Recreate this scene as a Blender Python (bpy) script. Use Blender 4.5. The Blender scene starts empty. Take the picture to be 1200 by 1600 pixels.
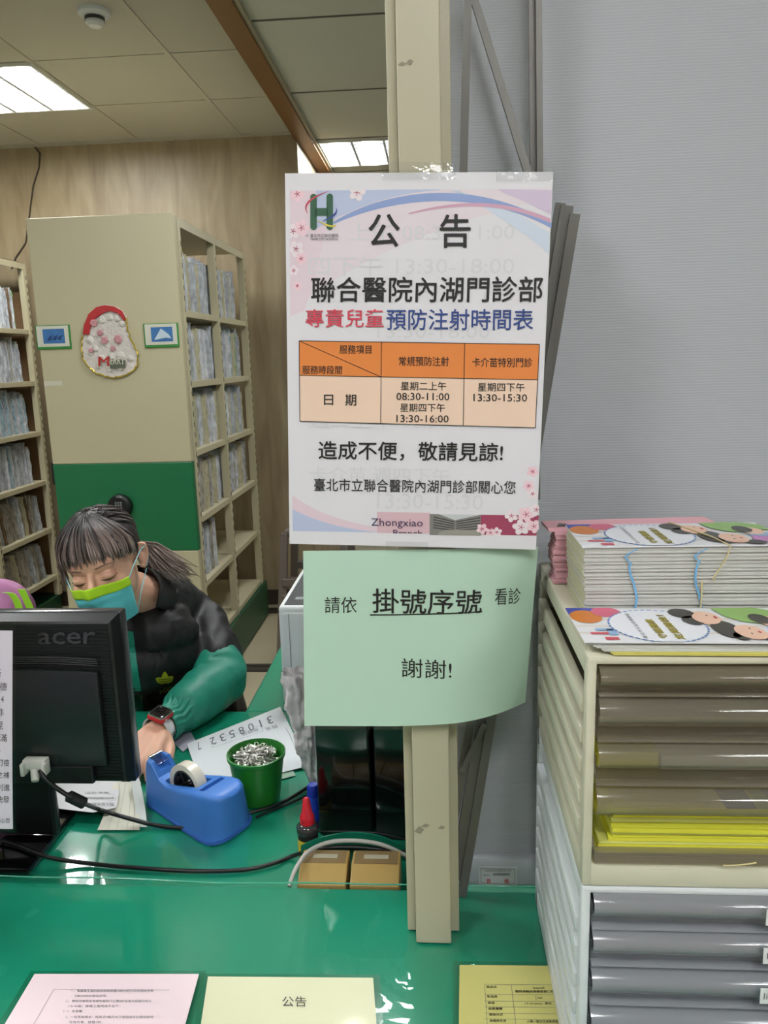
import bpy, bmesh, math, random
from mathutils import Vector, Matrix, noise
from mathutils.bvhtree import BVHTree
R = math.radians
random.seed(7)
SC = bpy.context.scene
COL = SC.collection

# ------------------------------------------------------------------ camera
F = 1207.0
EYE = Vector((0, 0, 1.55))
_p, _y, _r = R(11.23), R(-4.03), R(1.63)
_f = Vector((math.sin(_y)*math.cos(_p), math.cos(_y)*math.cos(_p), -math.sin(_p)))
_r0 = Vector((math.cos(_y), -math.sin(_y), 0))
_d0 = _f.cross(_r0)
RT = _r0*math.cos(_r) + _d0*math.sin(_r)
DN = -_r0*math.sin(_r) + _d0*math.cos(_r)
cam = bpy.data.cameras.new('camera')
cam.sensor_fit = 'HORIZONTAL'; cam.sensor_width = 36; cam.lens = 36*F/1200
cam.clip_start = .01; cam.clip_end = 60
camo = bpy.data.objects.new('camera', cam); COL.objects.link(camo)
m = Matrix((RT, -DN, -_f)).transposed().to_4x4(); m.translation = EYE
camo.matrix_world = m
SC.camera = camo

# ------------------------------------------------------------------ light
EMIT = 31.0
SC.view_settings.view_transform = 'Standard'
SC.view_settings.look = 'None'
SC.view_settings.gamma = 1
SC.view_settings.exposure = 0.0
SC.view_settings.use_curve_mapping = False
SC.cycles.transparent_max_bounces = 32
w = bpy.data.worlds.new('world'); SC.world = w; w.use_nodes = True
w.node_tree.nodes['Background'].inputs[0].default_value = (.8, .85, .9, 1)
w.node_tree.nodes['Background'].inputs[1].default_value = .25

# ------------------------------------------------------------------ helpers
def ray(px, py):
    return RT*((px-600)/F) + DN*((py-800)/F) + _f
def at(px, py, X=None, Y=None, Z=None):
    """point of a real plane (X, Y or Z = const) that lies on the sight line of a photo pixel"""
    r = ray(px, py)
    k = X/r.x if X is not None else (Y/r.y if Y is not None else (Z-EYE.z)/r.z)
    return EYE + r*k

def lin(c):
    c = c/255
    return c/12.92 if c <= .04045 else ((c+.055)/1.055)**2.4
def rgb(r, g, b): return (lin(r), lin(g), lin(b), 1)

MATS = {}
def P(name, col, rough=.5, metal=0, coat=0, spec=.5, trans=0, alpha=1, bump=0, bscale=50, emit=None, estr=0, var=0, vscale=4, sss=0):
    if name in MATS: return MATS[name]
    m = bpy.data.materials.new(name); m.use_nodes = True
    nt = m.node_tree; b = nt.nodes['Principled BSDF']; I = b.inputs
    c = rgb(*col); I['Base Color'].default_value = c
    I['Roughness'].default_value = rough; I['Metallic'].default_value = metal
    I['Coat Weight'].default_value = coat; I['Coat Roughness'].default_value = .06
    I['Specular IOR Level'].default_value = spec
    I['Transmission Weight'].default_value = trans; I['Alpha'].default_value = alpha
    if sss: I['Subsurface Weight'].default_value = sss; I['Subsurface Scale'].default_value = .01
    if emit: I['Emission Color'].default_value = rgb(*emit); I['Emission Strength'].default_value = estr
    if bump or var:
        tc = nt.nodes.new('ShaderNodeTexCoord')
    if bump:
        n = nt.nodes.new('ShaderNodeTexNoise'); n.inputs['Scale'].default_value = bscale; n.inputs['Detail'].default_value = 4
        bp = nt.nodes.new('ShaderNodeBump'); bp.inputs['Strength'].default_value = bump; bp.inputs['Distance'].default_value = .01
        nt.links.new(tc.outputs['Object'], n.inputs['Vector']); nt.links.new(n.outputs['Fac'], bp.inputs['Height'])
        nt.links.new(bp.outputs['Normal'], I['Normal'])
    if var:
        n = nt.nodes.new('ShaderNodeTexNoise'); n.inputs['Scale'].default_value = vscale; n.inputs['Detail'].default_value = 6
        nt.links.new(tc.outputs['Object'], n.inputs['Vector'])
        mx = nt.nodes.new('ShaderNodeMix'); mx.data_type = 'RGBA'
        mx.inputs['A'].default_value = tuple(v*(1-var) for v in c[:3])+(1,)
        mx.inputs['B'].default_value = tuple(min(1, v*(1+var)) for v in c[:3])+(1,)
        nt.links.new(n.outputs['Fac'], mx.inputs['Factor']); nt.links.new(mx.outputs['Result'], I['Base Color'])
    MATS[name] = m
    return m

def film_mat(name, ior=1.45, rough=.06, tint=(1, 1, 1), bump=0, bscale=8, boost=1.0):
    if name in MATS: return MATS[name]
    m = bpy.data.materials.new(name); m.use_nodes = True; nt = m.node_tree
    nt.nodes.clear(); N = nt.nodes.new; L = nt.links.new
    o = N('ShaderNodeOutputMaterial'); mx = N('ShaderNodeMixShader'); t = N('ShaderNodeBsdfTransparent'); g = N('ShaderNodeBsdfGlossy'); fr = N('ShaderNodeFresnel')
    t.inputs[0].default_value = (*tint, 1); g.inputs['Roughness'].default_value = rough; fr.inputs[0].default_value = ior
    lw = N('ShaderNodeLayerWeight'); pw5 = N('ShaderNodeMath'); pw5.operation = 'POWER'; pw5.inputs[1].default_value = 4.2
    ma = N('ShaderNodeMath'); ma.operation = 'MULTIPLY_ADD'; ma.inputs[1].default_value = .95; ma.inputs[2].default_value = ((ior-1)/(ior+1))**2
    L(lw.outputs['Facing'], pw5.inputs[0]); L(pw5.outputs[0], ma.inputs[0]); fac = ma.outputs[0]; nt.nodes.remove(fr); fr = lw
    if boost != 1:
        mm = N('ShaderNodeMath'); mm.operation = 'MULTIPLY'; mm.inputs[1].default_value = boost; mm.use_clamp = True
        L(fac, mm.inputs[0]); fac = mm.outputs[0]
    L(fac, mx.inputs[0]); L(t.outputs[0], mx.inputs[1]); L(g.outputs[0], mx.inputs[2]); L(mx.outputs[0], o.inputs[0])
    if bump:
        tc = N('ShaderNodeTexCoord'); n = N('ShaderNodeTexNoise'); n.inputs['Scale'].default_value = bscale; n.inputs['Detail'].default_value = 3
        bp = N('ShaderNodeBump'); bp.inputs['Strength'].default_value = bump; bp.inputs['Distance'].default_value = .01
        L(tc.outputs['Object'], n.inputs['Vector']); L(n.outputs['Fac'], bp.inputs['Height']); L(bp.outputs['Normal'], g.inputs['Normal']); L(bp.outputs['Normal'], fr.inputs['Normal'])
    MATS[name] = m
    return m

def smoky(name, col, tint, body):
    "clear tinted plastic that also scatters a little"
    m = bpy.data.materials.new(name); m.use_nodes = True; nt = m.node_tree; nt.nodes.clear(); N = nt.nodes.new; L = nt.links.new
    o = N('ShaderNodeOutputMaterial'); m1 = N('ShaderNodeMixShader'); m2 = N('ShaderNodeMixShader'); t = N('ShaderNodeBsdfTransparent'); g = N('ShaderNodeBsdfGlossy')
    lw = N('ShaderNodeLayerWeight'); p5 = N('ShaderNodeMath'); p5.operation = 'POWER'; p5.inputs[1].default_value = 4.2; ma = N('ShaderNodeMath'); ma.operation = 'MULTIPLY_ADD'; ma.inputs[1].default_value = .95; ma.inputs[2].default_value = .05
    L(lw.outputs['Facing'], p5.inputs[0]); L(p5.outputs[0], ma.inputs[0])
    m3 = N('ShaderNodeMixShader'); d = N('ShaderNodeBsdfDiffuse'); tl = N('ShaderNodeBsdfTranslucent')
    d.inputs[0].default_value = rgb(*col); tl.inputs[0].default_value = rgb(*col); t.inputs[0].default_value = (*tint, 1); g.inputs['Roughness'].default_value = .08
    m3.inputs[0].default_value = .5; L(d.outputs[0], m3.inputs[1]); L(tl.outputs[0], m3.inputs[2])
    m2.inputs[0].default_value = body; L(t.outputs[0], m2.inputs[1]); L(m3.outputs[0], m2.inputs[2])
    L(ma.outputs[0], m1.inputs[0]); L(m2.outputs[0], m1.inputs[1]); L(g.outputs[0], m1.inputs[2]); L(m1.outputs[0], o.inputs[0])
    return m

class MB:
    def __init__(s): s.bm = bmesh.new()
    def face(s, pts):
        vs = [s.bm.verts.new(p) for p in pts]
        return s.bm.faces.new(vs)
    def box(s, lo, hi, bev=0, mat=None, seg=2):
        lo, hi = Vector(lo), Vector(hi)
        g = bmesh.ops.create_cube(s.bm, size=1)
        c = (lo+hi)/2; d = hi-lo
        for v in g['verts']: v.co = Vector((c.x+v.co.x*d.x, c.y+v.co.y*d.y, c.z+v.co.z*d.z))
        vs = g['verts']
        if bev:
            es = list({e for v in vs for e in v.link_edges})
            r = bmesh.ops.bevel(s.bm, geom=es, offset=bev, segments=seg, affect='EDGES', profile=.5)
            vs = list({v for f in r['faces'] for v in f.verts} | {v for v in vs if v.is_valid})
        if mat is not None:
            for v in vs: v.co = mat @ v.co
        return s
    def prism(s, pts, vec, bev=0):
        """closed planar polygon pts extruded by vec"""
        vec = Vector(vec); a = [s.bm.verts.new(p) for p in pts]; b = [s.bm.verts.new(Vector(p)+vec) for p in pts]
        n = len(a); fs = [s.bm.faces.new(a), s.bm.faces.new(b[::-1])]
        for i in range(n): fs.append(s.bm.faces.new((a[i], b[i], b[(i+1) % n], a[(i+1) % n])))
        bmesh.ops.recalc_face_normals(s.bm, faces=fs)
        if bev:
            es = list({e for f in fs for e in f.edges})
            bmesh.ops.bevel(s.bm, geom=es, offset=bev, segments=2, affect='EDGES', profile=.5)
        return s
    def tube(s, pts, r, n=8, caps=True, flat=1.0):
        pts = [Vector(p) for p in pts]; rings = []
        rr = r if isinstance(r, (list, tuple)) else [r]*len(pts)
        up = None
        for i, p in enumerate(pts):
            t = (pts[min(i+1, len(pts)-1)]-pts[max(i-1, 0)])
            if t.length < 1e-9: t = Vector((0, 0, 1))
            t.normalize()
            if up is None: up = t.orthogonal().normalized()
            up = (up - t*up.dot(t))
            if up.length < 1e-6: up = t.orthogonal()
            up.normalize()
            q = t.cross(up)
            rings.append([s.bm.verts.new(p + (up*math.cos(2*math.pi*k/n) + q*math.sin(2*math.pi*k/n)*flat)*rr[i]) for k in range(n)])
        s._skin(rings, n, caps)
        return s
    def _skin(s, rings, n, caps=True):
        for a, b in zip(rings, rings[1:]):
            for k in range(n): s.bm.faces.new((a[k], a[(k+1) % n], b[(k+1) % n], b[k]))
        if caps:
            s.bm.faces.new(rings[0][::-1]); s.bm.faces.new(rings[-1])
    def rings(s, rings, caps=True):
        rs = [[s.bm.verts.new(p) for p in r] for r in rings]
        s._skin(rs, len(rings[0]), caps)
        return s
    def lathe(s, prof, c=(0, 0, 0), n=32, caps=True, mat=None):
        c = Vector(c); rs = []
        for r, z in prof:
            rs.append([c+Vector((r*math.cos(2*math.pi*k/n), r*math.sin(2*math.pi*k/n), z)) for k in range(n)])
        if mat: rs = [[mat @ p for p in q] for q in rs]
        return s.rings(rs, caps)
    def ell(s, c, r, mat=None, u=24, v=16):
        g = bmesh.ops.create_uvsphere(s.bm, u_segments=u, v_segments=v, radius=1)
        for q in g['verts']:
            q.co = Vector((q.co.x*r[0], q.co.y*r[1], q.co.z*r[2]))
            if mat: q.co = mat @ q.co
            q.co += Vector(c)
        return s
    def grid(s, fn, nu, nv):
        g = [[s.bm.verts.new(fn(i/nu, j/nv)) for i in range(nu+1)] for j in range(nv+1)]
        for j in range(nv):
            for i in range(nu): s.bm.faces.new((g[j][i], g[j][i+1], g[j+1][i+1], g[j+1][i]))
        return s
    def xf(s, mat):
        for v in s.bm.verts: v.co = mat @ v.co
        return s
    def mesh(s, name='m'):
        me = bpy.data.meshes.new(name); s.bm.to_mesh(me); s.bm.free(); return me
    def build(s, name, mat, parent=None, smooth=0, org=None, recalc=True):
        if recalc: bmesh.ops.recalc_face_normals(s.bm, faces=s.bm.faces)
        if org is not None:
            for v in s.bm.verts: v.co -= Vector(org)
        me = s.mesh(name)
        return link(name, me, mat, parent, smooth, org)

def link(name, me, mat, parent=None, smooth=0, org=None):
    if mat: me.materials.clear(); me.materials.append(mat)
    o = bpy.data.objects.new(name, me); COL.objects.link(o)
    if org is not None: o.location = org
    if parent:
        o.parent = parent
        if org is None or True: o.matrix_parent_inverse = parent_inv(parent)
    if smooth:
        me.shade_smooth()
        try: me.set_sharp_from_angle(angle=R(smooth if smooth > 1 else 40))
        except Exception: pass
    return o
def wm(o):
    """world matrix computed from the parent chain (no depsgraph needed)"""
    b = o.matrix_basis if o.rotation_mode != 'XYZ' or True else None
    if o.parent: return wm(o.parent) @ o.matrix_parent_inverse @ b
    return b.copy()
def parent_inv(p): return wm(p).inverted()

def tag(o, label=None, cat=None, group=None, kind=None):
    if label: o['label'] = label
    if cat: o['category'] = cat
    if group: o['group'] = group
    if kind: o['kind'] = kind
    return o
def thing(name, label, cat, loc, group=None):
    o = bpy.data.objects.new(name, None); o.empty_display_size = .05; COL.objects.link(o); o.location = loc
    return tag(o, label, cat, group)
def struct(o): o['kind'] = 'structure'; return o
def dup(root, loc=None, rot=None, label=None, group=None):
    def cp(o, par):
        c = o.copy(); COL.objects.link(c)
        if par: c.parent = par
        for ch in list(kids.get(o, [])): cp(ch, c)
        return c
    kids = {}
    for o in COL.objects:
        if o.parent: kids.setdefault(o.parent, []).append(o)
    r = cp(root, None)
    if loc is not None: r.location = loc
    if rot is not None: r.rotation_euler = rot
    if label: r['label'] = label
    if group: r['group'] = group
    return r

def evaluated(o):
    bpy.context.view_layer.update()
    dg = bpy.context.evaluated_depsgraph_get()
    return bpy.data.meshes.new_from_object(o.evaluated_get(dg))
def remeshed(mb, voxel, smooth=6, fac=.5):
    me = mb.mesh('tmp'); o = bpy.data.objects.new('tmp', me); COL.objects.link(o)
    r = o.modifiers.new('r', 'REMESH'); r.mode = 'VOXEL'; r.voxel_size = voxel
    s = o.modifiers.new('s', 'SMOOTH'); s.iterations = smooth; s.factor = fac
    out = evaluated(o)
    bpy.data.objects.remove(o); bpy.data.meshes.remove(me)
    return out
def boolean(me, cutter, op='DIFFERENCE'):
    o = bpy.data.objects.new('t1', me); c = bpy.data.objects.new('t2', cutter); COL.objects.link(o); COL.objects.link(c)
    b = o.modifiers.new('b', 'BOOLEAN'); b.operation = op; b.object = c; b.solver = 'EXACT'
    out = evaluated(o)
    bpy.data.objects.remove(o); bpy.data.objects.remove(c)
    return out

# --- lettering: glyph outlines as ink, laid on a surface given by three corners
def glyphs(s, bold=0, res=2):
    c = bpy.data.curves.new('t', 'FONT'); c.body = s; c.resolution_u = res
    o = bpy.data.objects.new('t', c); COL.objects.link(o)
    me = evaluated(o)
    bpy.data.objects.remove(o); bpy.data.curves.remove(c)
    if bold:
        bm = bmesh.new()
        for dx, dy in ((bold, 0), (-bold, 0), (0, bold), (0, -bold)):
            n0 = len(bm.verts); bm.from_mesh(me); bm.verts.ensure_lookup_table()
            for v in bm.verts[n0:]: v.co.x += dx; v.co.y += dy; v.co.z = n0*1e-9+.00004*(1+(dx > 0)+2*(dy > 0)+3*(dy < 0))
        bm.to_mesh(me); bm.free()
    return me
def ink(name, s, P00, P10, P01, mat, parent, bold=0, lift=.0003, fn=None, label=None, clip=None, shear=0, res=2):
    """text filling the parallelogram P00 (lower left) P10 (lower right) P01 (upper left)"""
    me = glyphs(s, bold, res)
    if not len(me.vertices): return None
    if clip is not None:
        bm = bmesh.new(); bm.from_mesh(me)
        bmesh.ops.bisect_plane(bm, geom=bm.verts[:]+bm.edges[:]+bm.faces[:], plane_co=(0, clip, 0), plane_no=(0, -1, 0), clear_outer=True)
        bm.to_mesh(me); bm.free()
    xs = [v.co.x for v in me.vertices]; ys = [v.co.y for v in me.vertices]
    x0, x1, y0, y1 = min(xs), max(xs), min(ys), max(ys)
    P00, P10, P01 = Vector(P00), Vector(P10), Vector(P01)
    U = P10-P00; V = P01-P00
    n = U.cross(V).normalized() if fn is None else None
    for v in me.vertices:
        a = (v.co.x-x0)/(x1-x0 or 1); b = (v.co.y-y0)/(y1-y0 or 1)
        a += shear*(b-.5)
        q = P00+U*a+V*b; zz_ = v.co.z
        q = Vector(fn(q)) if fn else q+n*lift
        v.co = q+(EYE-q).normalized()*zz_ if zz_ else q
    o = link(name, me, mat, parent)
    if label: o['label'] = label
    return o

# ------------------------------------------------------------------ materials
black_ink = P('black_ink', (22, 20, 22), .45, coat=.3)
grey_ink = P('grey_ink', (110, 110, 112), .5)
beige_metal = P('beige_metal', (190, 182, 152), .42, var=.06, vscale=3)
post_metal = P('post_metal', (183, 175, 150), .38, var=.06, vscale=6, bump=.03, bscale=30)
green_metal = P('green_metal', (22, 104, 62), .4)
dark_green_metal = P('dark_green_metal', (20, 70, 42), .45, var=.2)
green_top = P('green_top', (20, 136, 106), .28, coat=.5, var=.06, vscale=3)
white_paint = P('white_paint', (205, 208, 205), .6)
paper_w = P('paper_white', (226, 226, 226), .6)
film = film_mat('clear_film', 1.45, .05, (.97, .98, .98), bump=.12, bscale=14)
vinyl = film_mat('clear_vinyl', 1.45, .03, (.98, 1, .99), bump=.25, bscale=4)
black_plastic = P('black_plastic', (16, 17, 18), .38)
dark_grey_plastic = P('dark_grey_plastic', (50, 52, 54), .45)
cable_black = P('cable_black', (18, 18, 20), .4)
white_plastic = P('white_plastic', (216, 218, 220), .35)

# ------------------------------------------------------------------ the room
CEIL = 2.84; YW = 4.766
def slab(name, lo, hi, mat): return struct(MB().box(lo, hi).build(name, mat))

def floor_mat():
    m = P('floor_vinyl', (176, 165, 138), .35, var=.12, vscale=2.2)
    return m
slab('floor', (-4.2, -3.6, -.1), (2.6, 8.6, 0), floor_mat())

def wood_mat():
    m = P('plywood_wall', (176, 158, 128), .45)
    nt = m.node_tree; b = nt.nodes['Principled BSDF']; N = nt.nodes.new; L = nt.links.new
    tc = N('ShaderNodeTexCoord'); mp = N('ShaderNodeMapping'); mp.inputs['Scale'].default_value = (5, 5, .8)
    n = N('ShaderNodeTexNoise'); n.inputs['Scale'].default_value = 2.6; n.inputs['Detail'].default_value = 8; n.inputs['Distortion'].default_value = .6
    cr = N('ShaderNodeValToRGB'); cr.color_ramp.elements[0].position = .3; cr.color_ramp.elements[1].position = .72
    cr.color_ramp.elements[0].color = rgb(134, 116, 88); cr.color_ramp.elements[1].color = rgb(168, 152, 122)
    L(tc.outputs['Object'], mp.inputs[0]); L(mp.outputs[0], n.inputs['Vector']); L(n.outputs['Fac'], cr.inputs[0]); L(cr.outputs[0], b.inputs['Base Color'])
    return m
slab('wall_back', (-4.2, YW, 0), (-.78, YW+.1, CEIL), wood_mat())
slab('wall_back.001', (-.88, YW+.1, 0), (-.78, 8.5, CEIL), wood_mat())
slab('wall_far', (-.78, 8.4, 0), (2.6, 8.5, CEIL), white_paint)
slab('wall_left', (-4.2, -3.6, 0), (-4.1, YW, CEIL), white_paint)
slab('wall_right', (2.5, -3.6, 0), (2.6, 8.4, CEIL), white_paint)
slab('wall_front', (-4.1, -3.6, 0), (2.5, -3.5, CEIL), white_paint)
slab('baseboard_back', (-4.1, YW-.012, 0), (-.78, YW, .1), P('skirting_dark', (60, 50, 40), .5))

ceil_mat = P('ceiling_tile', (176, 172, 158), .8, var=.05, vscale=1.5, bump=.15, bscale=120)
ceil2 = P('ceiling_panel', (196, 198, 188), .7, var=.06, vscale=1.2)
slab('ceiling', (-4.2, -3.6, CEIL), (-.745, 8.5, CEIL+.1), ceil_mat)
slab('ceiling.001', (-.745, -3.6, CEIL), (2.6, 8.5, CEIL+.1), ceil2)
g = MB()
tb = P('ceiling_bar', (176, 170, 154), .6)
for i in range(-5, 2):
    x = -1.11+.6*(i)+0
    if x < -.8: g.box((x-.011, -3.5, CEIL-.004), (x+.011, YW, CEIL+.001))
for j in range(-11, 3):
    y = 3.52+.6*j
    if y < YW: g.box((-4.1, y-.008, CEIL-.003), (-.79, y+.008, CEIL+.001))
g.box((-4.1, YW-.03, CEIL-.006), (-.79, YW, CEIL))
struct(g.build('trim_1', tb))
g = MB()
for y in (-2.5, -1.65, -.8, .05, .9, 1.75, 2.5, 3.25, 4.08, 4.91, 5.75, 6.6): g.box((-.69, y-.005, CEIL-.003), (2.5, y+.005, CEIL+.001))
struct(g.build('trim_2', P('joint_dark', (95, 92, 84), .7)))
struct(MB().box((-.79, -3.5, CEIL-.035), (-.70, 8.4, CEIL)).build('trim_3', P('brown_beam', (120, 82, 38), .5, var=.1)))
struct(MB().box((-.70, -3.5, CEIL-.022), (-.685, 8.4, CEIL)).build('trim_4', P('beam_edge', (176, 168, 145), .5)))

# floor tracks of the mobile shelving
trk = P('track_dark', (58, 50, 42), .5)
for i, y in enumerate((3.70, 4.62)):
    t = MB()
    t.box((-4.05, y-.045, .0), (-.80, y-.02, .008)); t.box((-4.05, y+.02, .0), (-.80, y+.045, .008)); t.box((-4.05, y-.02, .0), (-.80, y+.02, .003))
    o = t.build('floor_track', trk, org=(-2.4, y, 0))
    tag(o, ['dark metal floor track crossing the aisle in the middle of the floor', 'dark metal floor track running along the foot of the plywood wall'][i], 'floor track', 'tracks of the rolling file cabinets')

# ceiling lights
def ceiling_light():
    t = thing('ceiling_light', '', 'ceiling light', (0, 0, 0))
    g = MB(); h = .29
    for a, b in (((-h-.012, -h-.012), (h+.012, -h)), ((-h-.012, h), (h+.012, h+.012)), ((-h-.012, -h), (-h, h)), ((h, -h), (h+.012, h))):
        g.box((a[0], a[1], -.014), (b[0], b[1], 0))
    g.build('frame', P('lamp_frame', (215, 215, 210), .4), t)
    g = MB().box((-h, -h, -.002), (h, h, 0)); g.build('reflector', P('lamp_reflector', (235, 238, 240), .5, emit=(240, 246, 255), estr=.55), t)
    for i in range(3):
        x = -h+(i+.5)*.58/3
        MB().box((x-.036, -h+.01, -.009), (x+.036, h-.01, -.0021), .003).build('tube', P('lamp_tube', (255, 255, 255), .5, emit=(248, 250, 250), estr=EMIT*2.7), t)
    g = MB()
    for i in range(1, 8): y = -h+i*.58/8; g.box((-h, y-.0022, -.014), (h, y+.0022, -.0092))
    for i in (1, 2): x = -h+i*.58/3; g.box((x-.007, -h, -.013), (x+.007, h, -.003))
    for i in range(3):
        for k in range(9):
            x = -h+(i+.5)*.58/3; y = -h+k*.58/8
    g.build('louvre', P('lamp_louvre', (225, 228, 230), .25, metal=.6), t)
    return t
cl = ceiling_light()
cl.location = (-2.01, 3.82, CEIL); cl['label'] = 'square louvred ceiling light at the left edge above the file shelves'; cl['group'] = 'recessed ceiling lights'
for x, y, l in ((-.385, 5.24, 'square louvred ceiling light beyond the brown beam, above the tall poster'),
                (-2.01, 1.42, 'square louvred ceiling light over the desk, out of the picture'),
                (-.2, 2.55, 'square louvred ceiling light over the printer, out of the picture'),
                (-1.3, -.35, 'square louvred ceiling light over the left of the waiting side'),
                (.3, -.75, 'square louvred ceiling light over the middle of the waiting side'),
                (1.5, -1.6, 'square louvred ceiling light over the right of the waiting side')):
    dup(cl, (x, y, CEIL), label=l)

sd = thing('smoke_detector', 'small round white smoke detector on the ceiling tiles', 'smoke detector', (-1.24, 3.09, CEIL))
MB().lathe([(.0, 0), (.06, 0), (.058, -.012), (.045, -.022), (.0, -.022)], (-1.24, 3.09, CEIL)).build('base', white_plastic, sd, 30)
MB().lathe([(.036, -.022), (.036, -.034), (.0, -.034)], (-1.24, 3.09, CEIL), caps=True).build('dark_ring', dark_grey_plastic, sd, 30)
MB().lathe([(.034, -.034), (.034, -.042), (.022, -.052), (.001, -.055)], (-1.24, 3.09, CEIL)).build('cap', white_plastic, sd, 30)

# wire down the plywood wall
pts = [at(x, y, Y=YW-.006) for x, y in ((50, 224), (62, 240), (61, 262), (52, 290), (48, 320), (46, 338), (40, 380), (25, 402), (18, 420))]
o = MB().tube(pts, .005, 6).build('wall_cable', P('wire_brown', (70, 62, 50), .5), smooth=60)
tag(o, 'thin dark cable hanging down the plywood wall behind the file cabinet', 'cable')

# ------------------------------------------------------------------ shelving with patient files
SH = [1.78, 1.475, 1.17, .865, .56, .255]
def slotted_post(g, x, y, w, d, z0, z1, face):
    g.box((x-w/2, y-d/2, z0), (x+w/2, y+d/2, z1), .001)
slot_mat = P('slot_dark', (50, 46, 38), .7)

def shelving(root, x_in, x_face, ys, ztop, zbase, sgn=1):
    """x_in: closed side, x_face: open side; ys: post positions"""
    g = MB(); sl = MB()
    for y in ys:
        p = MB(); w = .018
        p.box((min(x_face, x_face-sgn*.035), y-w, zbase), (max(x_face, x_face-sgn*.035), y+w, ztop), .001)
        z = zbase+.06
        bmesh.ops.recalc_face_normals(p.bm, faces=p.bm.faces); nf_ = len(p.bm.faces); s2 = p
        while z < ztop-.08:
            s2.box((x_face-.0005*sgn-.001, y+.002, z), (x_face-.0005*sgn+.002, y+.010, z+.022)); z += .045
        po = p.build('post', beige_metal, root); po.data.materials.append(slot_mat)
        for f_ in po.data.polygons:
            if f_.center.x > x_face+.0003: f_.material_index = 1
        q = MB(); q.box((min(x_in, x_in+sgn*.03), y-w, zbase), (max(x_in, x_in+sgn*.03), y+w, ztop), .001); q.build('post', beige_metal, root)
        c = MB()
        for z in SH:
            c.box((min(x_in, x_face)+.035, y-.004, z-.03), (max(x_in, x_face)-.035, y+.004, z-.012))
        c.build('cross_bar', beige_metal, root)
    for z in SH:
        s = MB(); lo, hi = min(x_in, x_face)+.004, max(x_in, x_face)-.004
        for a, b in zip(ys, ys[1:]):
            s.box((lo, a+.019, z-.028), (hi, b-.019, z), .0015)
        s.build('shelf', beige_metal, root)
    t = MB()
    t.box((min(x_in, x_face), ys[0]-.018, ztop-.002), (max(x_in, x_face), ys[-1]+.018, ztop))
    for a, b in zip(ys, ys[1:]):
        t.box((x_face-.006 if sgn > 0 else x_face, a+.018, ztop-.035), (x_face if sgn > 0 else x_face+.006, b-.018, ztop))
    t.build('top', beige_metal, root)

# file folder prototypes: crumpled clear sleeves with papers, spine facing +X
def folder_mat(name, c1, c2):
    m = P(name, c1, .3, coat=.4)
    nt = m.node_tree; b = nt.nodes['Principled BSDF']; N = nt.nodes.new; L = nt.links.new
    tc = N('ShaderNodeTexCoord'); mp = N('ShaderNodeMapping'); mp.inputs['Scale'].default_value = (4, 34, 5)
    n = N('ShaderNodeTexNoise'); n.inputs['Scale'].default_value = 4; n.inputs['Detail'].default_value = 5; n.inputs['Distortion'].default_value = .8
    cr = N('ShaderNodeValToRGB'); cr.color_ramp.elements[0].position = .35; cr.color_ramp.elements[1].position = .62
    cr.color_ramp.elements[0].color = rgb(*c2); cr.color_ramp.elements[1].color = rgb(*c1)
    ge = N('ShaderNodeObjectInfo'); ad = N('ShaderNodeVectorMath'); ad.operation = 'ADD'
    L(tc.outputs['Object'], ad.inputs[0]); L(ge.outputs['Random'], ad.inputs[1])
    L(ad.outputs[0], mp.inputs[0]); L(mp.outputs[0], n.inputs['Vector']); L(n.outputs['Fac'], cr.inputs[0]); L(cr.outputs[0], b.inputs['Base Color'])
    bp = N('ShaderNodeBump'); bp.inputs['Strength'].default_value = .6; bp.inputs['Distance'].default_value = .006
    L(n.outputs['Fac'], bp.inputs['Height']); L(bp.outputs['Normal'], b.inputs['Normal'])
    return m
FM = [folder_mat('file_white', (226, 228, 232), (182, 184, 188)), folder_mat('file_grey', (206, 210, 216), (158, 160, 166)),
      folder_mat('file_cream', (206, 200, 170), (178, 170, 140)), folder_mat('file_blue', (186, 208, 218), (140, 160, 172)),
      folder_mat('file_green', (170, 205, 150), (90, 150, 70)), folder_mat('file_brown', (140, 116, 86), (98, 78, 56)), folder_mat('file_old', (190, 184, 172), (140, 132, 118))]
FCOL = ['white', 'grey', 'cream', 'pale blue', 'green-edged', 'brown card', 'worn grey']
def folder_mesh(seed, mat, th=.018, h=.235, d=.3):
    rnd = random.Random(seed); g = MB(); nl = 4
    for L_ in range(nl):
        y0 = -th/2 + th*L_/nl; t = th/nl*.75; hh = h*(1-rnd.random()*.10); inset = rnd.random()*.02
        ph = rnd.random()*6; am = .0022
        ring = []
        for k in range(9):
            z = hh*k/8; off = am*math.sin(ph+k*1.3)
            x = -inset - .006*abs(math.sin(ph*2+k))
            ring.append([(x, y0+off, z), (x, y0+off+t, z), (-d, y0+t+off*.4, z), (-d, y0+off*.4, z)])
        g.rings(ring)
    g_me = g; bmesh.ops.recalc_face_normals(g.bm, faces=g.bm.faces)
    me = g.mesh('file_folder'); me.materials.append(mat); return me
FMESH = {}
for i, mt in enumerate(FM):
    for s in range(3): FMESH[i, s] = folder_mesh(i*10+s, mt, .016+.005*s, .225+.012*s)
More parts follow.
